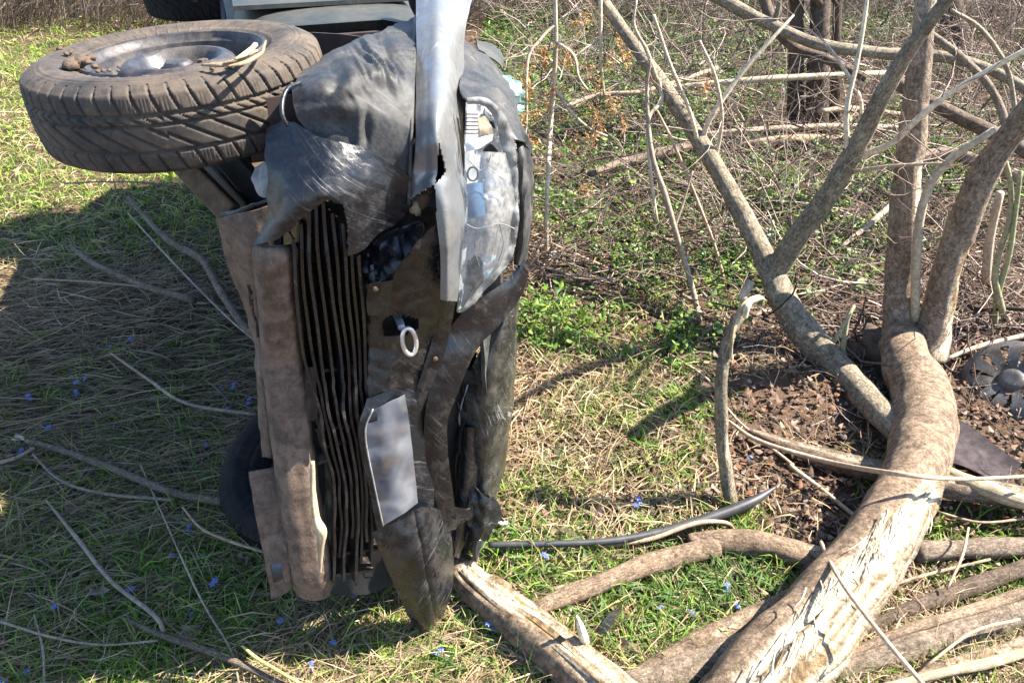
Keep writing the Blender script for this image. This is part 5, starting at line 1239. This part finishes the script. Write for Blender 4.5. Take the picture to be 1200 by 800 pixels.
e0 = rng.uniform(0.5, 1.45, n); e1 = e0 - rng.uniform(0.3, 1.6, n)
gb = np.array([[0.10, 0.20, 0.018], [0.145, 0.26, 0.024], [0.06, 0.135, 0.018], [0.21, 0.29, 0.045], [0.28, 0.27, 0.09]])
tone = rng.integers(0, 4, len(tx))[ix]; tone = np.where(rng.random(n) < 0.10, 4, tone)
cols = gb[tone] * rng.uniform(0.75, 1.2, (n, 1))
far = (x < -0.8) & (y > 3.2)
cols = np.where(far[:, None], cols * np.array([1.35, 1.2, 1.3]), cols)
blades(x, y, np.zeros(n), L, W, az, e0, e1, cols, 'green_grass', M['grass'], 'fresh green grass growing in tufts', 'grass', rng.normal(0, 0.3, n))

# sunny turf beyond the wheels
n = 50000
x = rng.uniform(-10.0, -0.6, n); y = 3.1 + rng.random(n) ** 1.2 * 6.2
k = (np.abs(x) < 1.1 * y + 1.2) & ~under_car(x, y) & (rng.random(n) < 0.35 + 0.9 * vnoise(x, y, 1.3, 11)) & (rng.random(n) < np.clip((y - 3.0) / 0.9, 0, 1))
x, y = x[k], y[k]; n = len(x)
tb_ = np.array([[0.17, 0.27, 0.03], [0.22, 0.31, 0.045], [0.12, 0.21, 0.025], [0.33, 0.32, 0.11], [0.40, 0.34, 0.17]])
yl = vnoise(x, y, 2.4, 12)
ti = np.where(rng.random(n) < np.clip((yl - 0.45) * 1.8, 0.08, 0.8), rng.integers(3, 5, n), rng.integers(0, 3, n))
blades(x, y, np.zeros(n), rng.uniform(0.05, 0.13, n), rng.uniform(0.004, 0.009, n), rng.uniform(0, 6.3, n), rng.uniform(0.3, 1.4, n), rng.uniform(-0.8, 0.6, n), tb_[ti] * rng.uniform(0.75, 1.15, (n, 1)), 'sunny_turf', M['grass'], 'yellow green sunny turf beyond the overturned car', 'grass', rng.normal(0, 0.4, n))

# leafy ground cover
def leaves(x, y, z, size, az, pit, cols, name, mat, label, cat, parent=None, asp=0.55, cup=0.25):
    n = len(x)
    P = np.stack([x, y, z], 1)
    d = np.stack([np.cos(az) * np.cos(pit), np.sin(az) * np.cos(pit), np.sin(pit)], 1)
    s = np.stack([-np.sin(az), np.cos(az), np.zeros(n)], 1)
    nn = np.cross(d, s)
    S = size[:, None]
    roll = rng.normal(0, 0.5, n)[:, None]
    s2 = s * np.cos(roll) + nn * np.sin(roll); n2 = np.cross(d, s2)
    V = np.stack([P, P + d * S * 0.35 + s2 * S * asp * 0.5 - n2 * S * cup * 0.3, P + d * S * 0.72 + s2 * S * asp * 0.32 - n2 * S * cup * 0.2, P + d * S - n2 * S * cup * -0.25,
                  P + d * S * 0.72 - s2 * S * asp * 0.32 - n2 * S * cup * 0.2, P + d * S * 0.35 - s2 * S * asp * 0.5 - n2 * S * cup * 0.3, P + d * S * 0.5 + n2 * S * cup * 0.15], 1)
    f = np.array([[0, 1, 6], [1, 2, 6], [2, 3, 6], [3, 4, 6], [4, 5, 6], [5, 0, 6]])
    Fs = ((np.arange(n) * 7)[:, None, None] + f[None]).reshape(-1, 3)
    o = link_mesh(name, V.reshape(-1, 3), Fs, mat, parent, cols=np.repeat(cols, 7, axis=0), smooth=False)
    return tag(o, label, cat, kind='stuff')
LEAFY = [(700, 100, .8), (780, 50, 1.0), (760, 200, .6), (700, 260, .4), (740, 310, .3), (820, 330, .3), (680, 150, .6), (640, 240, .35), (850, 300, .4), (780, 360, .18), (620, 130, .4), (660, 60, .8), (980, 270, .4), (1000, 330, .25), (650, 380, .2), (870, 240, .5),
         (920, 350, .25), (1090, 200, .5), (930, 310, .3), (780, 410, .14), (830, 390, .14), (720, 20, 1.2), (590, 30, .8), (980, 30, .8)]
nt_ = 17000
tx = rng.uniform(-0.3, 7.5, nt_); ty = 2.0 + (rng.random(nt_) ** 1.4) * 8
pl = 1.1 * blob(tx, ty, LEAFY) * (0.35 + 0.9 * vnoise(tx, ty, 3.2, 6)) + 0.35 * (ty > 4) * (vnoise(tx, ty, 1.7, 8) > 0.45) - 0.35 * blob(tx, ty, BARE)
k = (rng.random(nt_) < pl) & ~under_car(tx, ty, 0.05); tx, ty = tx[k], ty[k]
per = rng.integers(9, 22, len(tx)); ix = np.repeat(np.arange(len(tx)), per); n = len(ix)
sp_ = rng.uniform(0.02, 0.05, len(tx))
x = tx[ix] + rng.normal(0, 1, n) * sp_[ix]; y = ty[ix] + rng.normal(0, 1, n) * sp_[ix]
z = hgt(x, y) + np.abs(rng.normal(0.045, 0.03, n)) * rng.uniform(0.6, 1.5, len(tx))[ix]
lb_ = np.array([[0.075, 0.16, 0.018], [0.11, 0.215, 0.022], [0.05, 0.11, 0.02], [0.18, 0.26, 0.03]])
cols = lb_[rng.integers(0, 4, n)] * rng.uniform(0.7, 1.25, (n, 1))
leaves(x, y, z, rng.gamma(4.0, 0.0050, n) * (0.85 + 0.11 * y), rng.uniform(0, 2 * np.pi, n), rng.uniform(-0.5, 0.7, n), cols, 'ground_cover', M['leaf'], 'low leafy green plants covering the thicket floor', 'plants')
# broad leaf blades of the bulbs among the logs
n = 900
tx, ty = [], []
for (px, py, c, r) in ((850, 690, 260, 34), (800, 720, 160, 40), (700, 720, 120, 50), (600, 650, 100, 30), (560, 770, 80, 40), (900, 700, 90, 25), (660, 660, 90, 40)):
    for _ in range(c):
        p = G(px + random.gauss(0, r), py + random.gauss(0, r * 0.5)); tx.append(p[0]); ty.append(p[1])
tx, ty = np.array(tx), np.array(ty); n = len(tx)
cols = np.array([0.07, 0.125, 0.03]) * rng.uniform(0.7, 1.5, (n, 1))
blades(tx, ty, np.zeros(n), rng.uniform(0.06, 0.13, n), rng.uniform(0.006, 0.011, n), rng.uniform(0, 6.3, n), rng.uniform(0.5, 1.3, n), rng.uniform(-0.7, 0.5, n), cols, 'bulb_leaves', M['grass'], 'broad strappy green leaves between the fallen logs', 'leaves')

# dead leaf litter
n = 60000
x, y = wedge(n, 0.8, 9.5, 1.3)
pz = np.where(x > 0.0, 0.75, 0.22) + 0.1 * blob(x, y, BARE) + 0.2 * blob(x, y, LITTER)
k = rng.random(n) < pz; x, y = x[k], y[k]; n = len(x)
lt = np.array([[0.12, 0.072, 0.044], [0.18, 0.112, 0.072], [0.06, 0.04, 0.028], [0.25, 0.185, 0.135], [0.19, 0.09, 0.045]])
cols = lt[rng.integers(0, 5, n)] * rng.uniform(0.6, 1.2, (n, 1))
leaves(x, y, hgt(x, y) + rng.uniform(0.002, 0.03, n), rng.uniform(0.010, 0.038, n), rng.uniform(0, 6.3, n), rng.uniform(-0.3, 0.6, n), cols, 'leaf_litter', M['straw'], 'scattered brown dead leaves and bark crumbs', 'litter', cup=0.5, asp=0.7)

# soil clods in the churned hollow
n = 5200
cx, cy = [], []
for (px, py, c, r) in ((900, 570, 500, 45), (950, 600, 600, 45), (1000, 480, 500, 50), (1010, 390, 500, 35), (1150, 330, 700, 60), (1160, 500, 500, 50), (1120, 420, 400, 50), (870, 480, 250, 40), (980, 340, 300, 40), (1150, 250, 400, 60), (700, 400, 250, 50)):
    for _ in range(c):
        p = G(px + random.gauss(0, r), max(60, py + random.gauss(0, r * 0.7))); cx.append(p[0]); cy.append(p[1])
cx, cy = np.array(cx), np.array(cy); n = len(cx)
oct_v = np.array([[1, 0, 0], [-1, 0, 0], [0, 1, 0], [0, -1, 0], [0, 0, 1], [0, 0, -1]], float); oct_f = np.array([[0, 2, 4], [2, 1, 4], [1, 3, 4], [3, 0, 4], [2, 0, 5], [1, 2, 5], [3, 1, 5], [0, 3, 5]])
sz = rng.gamma(1.2, 0.0026, n)
V = oct_v[None] * sz[:, None, None] * rng.uniform(0.5, 1.2, (n, 6, 1)) + rng.normal(0, 0.2, (n, 6, 3)) * sz[:, None, None]
V[..., 0] += cx[:, None]; V[..., 1] += cy[:, None]; V[..., 2] += (hgt(cx, cy) + sz * 0.4)[:, None]
Fs = ((np.arange(n) * 6)[:, None, None] + oct_f[None]).reshape(-1, 3)
tag(link_mesh('soil_clods', V.reshape(-1, 3), Fs, M['mud'], None), 'crumbled brown soil churned up around the tree', 'soil', kind='stuff')

# fine twigs strewn through the thicket
def twigs(P0, D, L, r, cols, name, label, cat, m=6, wob=0.12, seed=0, parent=None, kind='stuff', up=None):
    n = len(P0); K = m
    sp = [P0]; d = D.copy()
    for k in range(K - 1):
        d = d + rng.normal(0, wob, (n, 3)); 
        if up is not None: d[:, 2] += up
        d /= np.linalg.norm(d, axis=1)[:, None]
        q = sp[-1] + d * (L / (K - 1))[:, None]
        q[:, 2] = np.maximum(q[:, 2], hgt(q[:, 0], q[:, 1]) + 0.004); sp.append(q)
    sp = np.stack(sp, 1)
    T = np.gradient(sp, axis=1); T /= np.linalg.norm(T, axis=2)[..., None] + 1e-9
    A = np.cross(T, np.array([0.31, 0.2, 0.93])); A /= np.linalg.norm(A, axis=2)[..., None] + 1e-9
    B = np.cross(T, A)
    rk = r[:, None] * np.linspace(1, 0.35, K)[None]
    V = np.stack([sp + A * rk[..., None], sp + B * rk[..., None], sp - A * rk[..., None], sp - B * rk[..., None]], 2)     # n,K,4,3
    f = []
    for k in range(K - 1):
        for j in range(4): f.append([k * 4 + j, k * 4 + (j + 1) % 4, (k + 1) * 4 + (j + 1) % 4, (k + 1) * 4 + j])
    Fs = ((np.arange(n) * K * 4)[:, None, None] + np.array(f)[None]).reshape(-1, 4)
    o = link_mesh(name, V.reshape(-1, 3), Fs, M['twig'], parent, cols=np.repeat(cols, K * 4, axis=0))
    return tag(o, label, cat, kind=kind)
n = 20000
x = rng.uniform(0.0, 8, n); y = 2.7 + (rng.random(n) ** 1.3) * 7.5
k = (np.abs(x) < 0.8 * y + 0.6) & ((y > 3.1) | (x > 1.1)) & ~under_car(x, y, 0.3)
x, y = x[k], y[k]; n = len(x)
high = rng.random(n) < 0.4
az = rng.uniform(0, 2 * np.pi, n); el = np.where(high, rng.normal(0.1, 0.45, n), rng.normal(0.02, 0.12, n))
D = np.stack([np.cos(az) * np.cos(el), np.sin(az) * np.cos(el), np.sin(el)], 1)
z = hgt(x, y) + np.where(high, rng.uniform(0.05, 0.6, n) * np.clip((y - 2.8) / 2, 0.1, 1), rng.uniform(0.01, 0.08, n))
tc = np.array([[0.25, 0.175, 0.135], [0.12, 0.082, 0.064], [0.35, 0.265, 0.21], [0.19, 0.128, 0.098], [0.46, 0.37, 0.30]])
cols = tc[rng.integers(0, 5, n)] * np.where(rng.random((n, 1)) < 0.65, rng.uniform(0.25, 0.6, (n, 1)), rng.uniform(0.9, 1.3, (n, 1)))
twigs(np.stack([x, y, z], 1), D, rng.uniform(0.12, 0.75, n), rng.gamma(1.3, 0.0014, n) + 0.0008, cols, 'twig_tangle', 'tangle of fine bare twigs filling the thicket', 'twigs', 7, 0.22)
# thinner litter twigs on all ground
n = 2600
x, y = wedge(n, 0.8, 6, 1.4); az = rng.uniform(0, 6.3, n)
cols = tc[rng.integers(0, 5, n)] * rng.uniform(0.6, 1.1, (n, 1))
twigs(np.stack([x, y, hgt(x, y) + rng.uniform(0.005, 0.03, n)], 1), np.stack([np.cos(az), np.sin(az), rng.normal(0, 0.08, n)], 1), rng.uniform(0.06, 0.3, n), rng.uniform(0.0008, 0.002, n), cols, 'ground_twigs', 'short dry twigs strewn over the grass', 'twigs', 5, 0.15)
# upright bare shoots in the thicket
n = 700
x = rng.uniform(0.6, 9, n); y = rng.uniform(4.2, 11, n); k = np.abs(x) < 0.85 * y
x, y = x[k], y[k]; n = len(x)
D = np.stack([rng.normal(0, 0.35, n), rng.normal(0, 0.3, n), np.ones(n)], 1)
cols = tc[rng.integers(0, 5, n)] * rng.uniform(0.6, 1.1, (n, 1))
twigs(np.stack([x, y, hgt(x, y)], 1), D, rng.uniform(0.5, 1.6, n), rng.uniform(0.002, 0.006, n), cols, 'bare_shoots', 'thin bare upright shoots of the thicket', 'shoots', 8, 0.12)
# twigs on the big tree's branches
P0, D = [], []
for pl, c in thin[:10]:
    q = catmull([yp(*p)[0] for p in pl], 6)
    for k in range(9):
        i = random.randrange(3, len(q)); P0.append(q[i]); D.append(np.array([random.gauss(-0.2, 0.7), random.gauss(0, 0.5), random.gauss(0.1, 0.6)]))
P0, D = np.array(P0), np.array(D); n = len(P0)
twigs(P0, D / np.linalg.norm(D, axis=1)[:, None], rng.uniform(0.1, 0.45, n), rng.uniform(0.0012, 0.0028, n), tc[rng.integers(0, 5, n)] * 1.1, 'fine_twigs', None, None, 7, 0.25, parent=tree)
# fan of curved twigs left of the forked branch
P0 = np.array([G(860 + rng.uniform(-40, 60), 240 + rng.uniform(-30, 40), rng.uniform(0.05, 0.3)) for _ in range(70)])
a = rng.normal(1.9, 0.6, 70); D = np.stack([np.cos(a), rng.normal(0, 0.3, 70), np.sin(a) * 0.8], 1)
twigs(P0, D / np.linalg.norm(D, axis=1)[:, None], rng.uniform(0.25, 0.7, 70), rng.uniform(0.002, 0.004, 70), np.tile([0.33, 0.26, 0.2], (70, 1)) * rng.uniform(0.6, 1.1, (70, 1)), 'twig_fan', 'fan of pale curved twigs behind the leaning stem', 'twigs', 9, 0.2)

# orange seed clusters hanging on the bush by the bonnet
x, y, z = [], [], []
bush = bpy.data.objects['bush_stem']
for (px, py, Y) in ((634, 58, 3.75), (638, 68, 3.75), (617, 95, 3.65), (622, 110, 3.65), (668, 70, 3.75), (665, 62, 3.75), (690, 78, 3.8), (700, 100, 3.8), (715, 118, 3.75), (722, 124, 3.75), (692, 128, 3.7), (700, 136, 3.7), (625, 132, 3.6), (712, 72, 3.8), (728, 60, 3.85), (660, 140, 3.7),
                    (703, 150, 3.7), (694, 160, 3.65), (625, 165, 3.55), (650, 108, 3.8), (730, 145, 3.7), (676, 30, 3.8), (688, 20, 3.8), (725, 40, 3.9), (640, 118, 3.75), (618, 80, 3.7), (685, 220, 3.5), (672, 165, 3.6), (610, 140, 3.5), (735, 68, 3.85), (828, 100, 3.5)):
    for _ in range(34):
        p = DY(px + random.gauss(0, 4.5), py + random.gauss(0, 6), Y + random.gauss(0, 0.03)); x.append(p[0]); y.append(p[1]); z.append(p[2])
x, y, z = np.array(x), np.array(y), np.array(z); n = len(x)
cols = np.array([[0.46, 0.22, 0.07], [0.36, 0.17, 0.06], [0.52, 0.29, 0.11]])[rng.integers(0, 3, n)] * rng.uniform(0.7, 1.15, (n, 1))
leaves(x, y, z, rng.uniform(0.012, 0.028, n), rng.uniform(0, 6.3, n), rng.uniform(-1.5, 0.2, n), cols, 'seed_clusters', M['leaf'], None, None, parent=bush, asp=0.45)

# dry bank of stalks far left
n = 15000
x = rng.uniform(-13, -0.5, n); y = rng.uniform(8.6, 11.5, n) + rng.normal(0, 0.1, n)
az = rng.normal(0.1, 0.6, n); L = rng.uniform(0.5, 1.6, n)
cb = np.array([[0.17, 0.13, 0.105], [0.25, 0.195, 0.15], [0.12, 0.095, 0.08], [0.31, 0.25, 0.19]])
cols = cb[rng.integers(0, 4, n)] * rng.uniform(0.7, 1.15, (n, 1))
blades(x, y, np.zeros(n), L, rng.uniform(0.006, 0.016, n), az, rng.uniform(0.5, 1.4, n), rng.uniform(-0.1, 1.0, n), cols, 'dry_bank', M['straw'], 'bank of dead brown stalks behind the grass', 'stalks', rng.normal(0, 0.4, n))
n = 9000
x = rng.uniform(-2, 13, n); y = rng.uniform(9.0, 12.5, n)
cols = cb[rng.integers(0, 4, n)] * rng.uniform(0.5, 1.0, (n, 1))
blades(x, y, np.zeros(n), rng.uniform(0.4, 1.5, n), rng.uniform(0.006, 0.014, n), rng.uniform(0, 6.3, n), rng.uniform(0.4, 1.4, n), rng.uniform(-0.3, 1.0, n), cols, 'dry_undergrowth', M['straw'], 'dead brown undergrowth closing off the thicket', 'stalks', rng.normal(0, 0.4, n))

# ---- blue spring flowers, dead leaves one can count
def flower_mesh():
    V, Fs, C = [], [], []
    stem = tube_arrays([np.array([0, 0, 0]), np.array([0.004, 0.002, 0.04]), np.array([0.010, 0.0, 0.07])], [0.0013, 0.0012, 0.001], 5, 3, 0)
    V += [tuple(p) for p in stem[0]]; Fs += [tuple(f) for f in stem[1]]; C += [(0.10, 0.08, 0.10)] * len(stem[0])
    for hx, hy, hz, tl in ((0.010, 0.0, 0.07, 0.3), (0.002, 0.006, 0.058, 1.2)):
        for k in range(6):
            a = k * math.pi / 3 + tl; b0 = len(V)
            d = np.array([math.cos(a), math.sin(a), -0.15]); s = np.array([-math.sin(a), math.cos(a), 0])
            c = np.array([hx, hy, hz])
            for p in (c, c + d * 0.006 + s * 0.0028, c + d * 0.012 + s * 0.0005 + np.array([0, 0, -0.001]), c + d * 0.006 - s * 0.0028): V.append(tuple(p))
            Fs += [(b0, b0 + 1, b0 + 2), (b0, b0 + 2, b0 + 3)]; C += [(0.12, 0.17, 0.48), (0.14, 0.2, 0.52), (0.22, 0.28, 0.6), (0.14, 0.2, 0.52)]
    return V, Fs, C
fV, fF, fC = flower_mesh()
proto = None
spots = [(92, 455), (98, 463), (106, 448), (18, 528), (28, 534), (5, 545), (270, 490), (262, 462), (282, 458), (245, 525), (212, 610), (226, 625), (256, 690), (224, 726), (72, 715), (36, 790), (24, 798), (62, 506), (330, 740), (385, 760), (372, 785), (575, 742), (508, 772), (745, 592), (748, 598), (850, 700), (855, 707), (810, 718), (768, 720), (640, 655), (792, 662), (872, 540), (130, 410), (298, 478), (300, 500), (40, 470), (160, 400), (420, 706), (150, 700), (200, 660)]
for i, (px, py) in enumerate(spots):
    p = G(px, py + 6)
    if proto is None:
        proto = link_mesh('blue_flower', np.array(fV) + p, fF, M['petal'], None, origin=p, cols=np.array(fC), smooth=False)
        f_ = tag(proto, 'tiny blue spring flower in the shade beside the overturned car', 'flower', 'blue flowers in the shade')
    else:
        f_ = proto.copy(); COL.objects.link(f_); f_.location = p
        f_['label'] = 'tiny blue spring flower in the shade beside the overturned car' if px < 470 else 'tiny blue spring flower in sunlit grass between the fallen wood'
        f_['group'] = 'blue flowers in the shade' if px < 470 else 'blue flowers in the sun'
    f_.rotation_euler = (random.uniform(-0.3, 0.3), random.uniform(-0.3, 0.3), random.uniform(0, 6.3)); s_ = random.uniform(0.65, 1.05); f_.scale = (s_, s_, s_)
# crumpled oak-like dead leaves
def dead_leaf():
    V, Fs = [], []
    n_ = 10; out = []
    for k in range(n_):
        a = 2 * math.pi * k / n_; r = (0.034 if k % 2 == 0 else 0.019)
        out.append((r * math.cos(a) * 1.3, r * math.sin(a) * 0.8, 0.010 * math.sin(3 * a) + 0.008))
    V = [(0, 0, 0.004)] + out
    Fs = [(0, 1 + k, 1 + (k + 1) % n_) for k in range(n_)]
    return np.array(V), Fs
dV, dF = dead_leaf(); proto = None
for (px, py) in ((86, 600), (115, 695), (285, 655), (222, 742), (140, 545), (548, 700), (600, 690), (735, 760), (890, 740), (655, 622), (700, 600), (812, 640)):
    p = G(px, py, 0.035)
    if proto is None:
        proto = link_mesh('dead_leaf', dV + p, dF, M['leaf'], None, origin=p, cols=np.tile([0.27, 0.2, 0.15], (len(dV), 1)), smooth=False)
        solidify(proto, 0.0008)
        q = tag(proto, 'curled brown dead leaf lying in the shade of the car', 'leaf', 'dead leaves in the shade')
    else:
        q = proto.copy(); COL.objects.link(q); q.location = p
        q['label'] = 'curled brown dead leaf lying in the shade of the car' if px < 470 else 'curled brown dead leaf lying in sunlit grass near the logs'
        q['group'] = 'dead leaves in the shade' if px < 470 else 'dead leaves in the sun'
    q.rotation_euler = (random.uniform(-0.3, 0.3), random.uniform(-0.3, 0.3), random.uniform(0, 6.3))
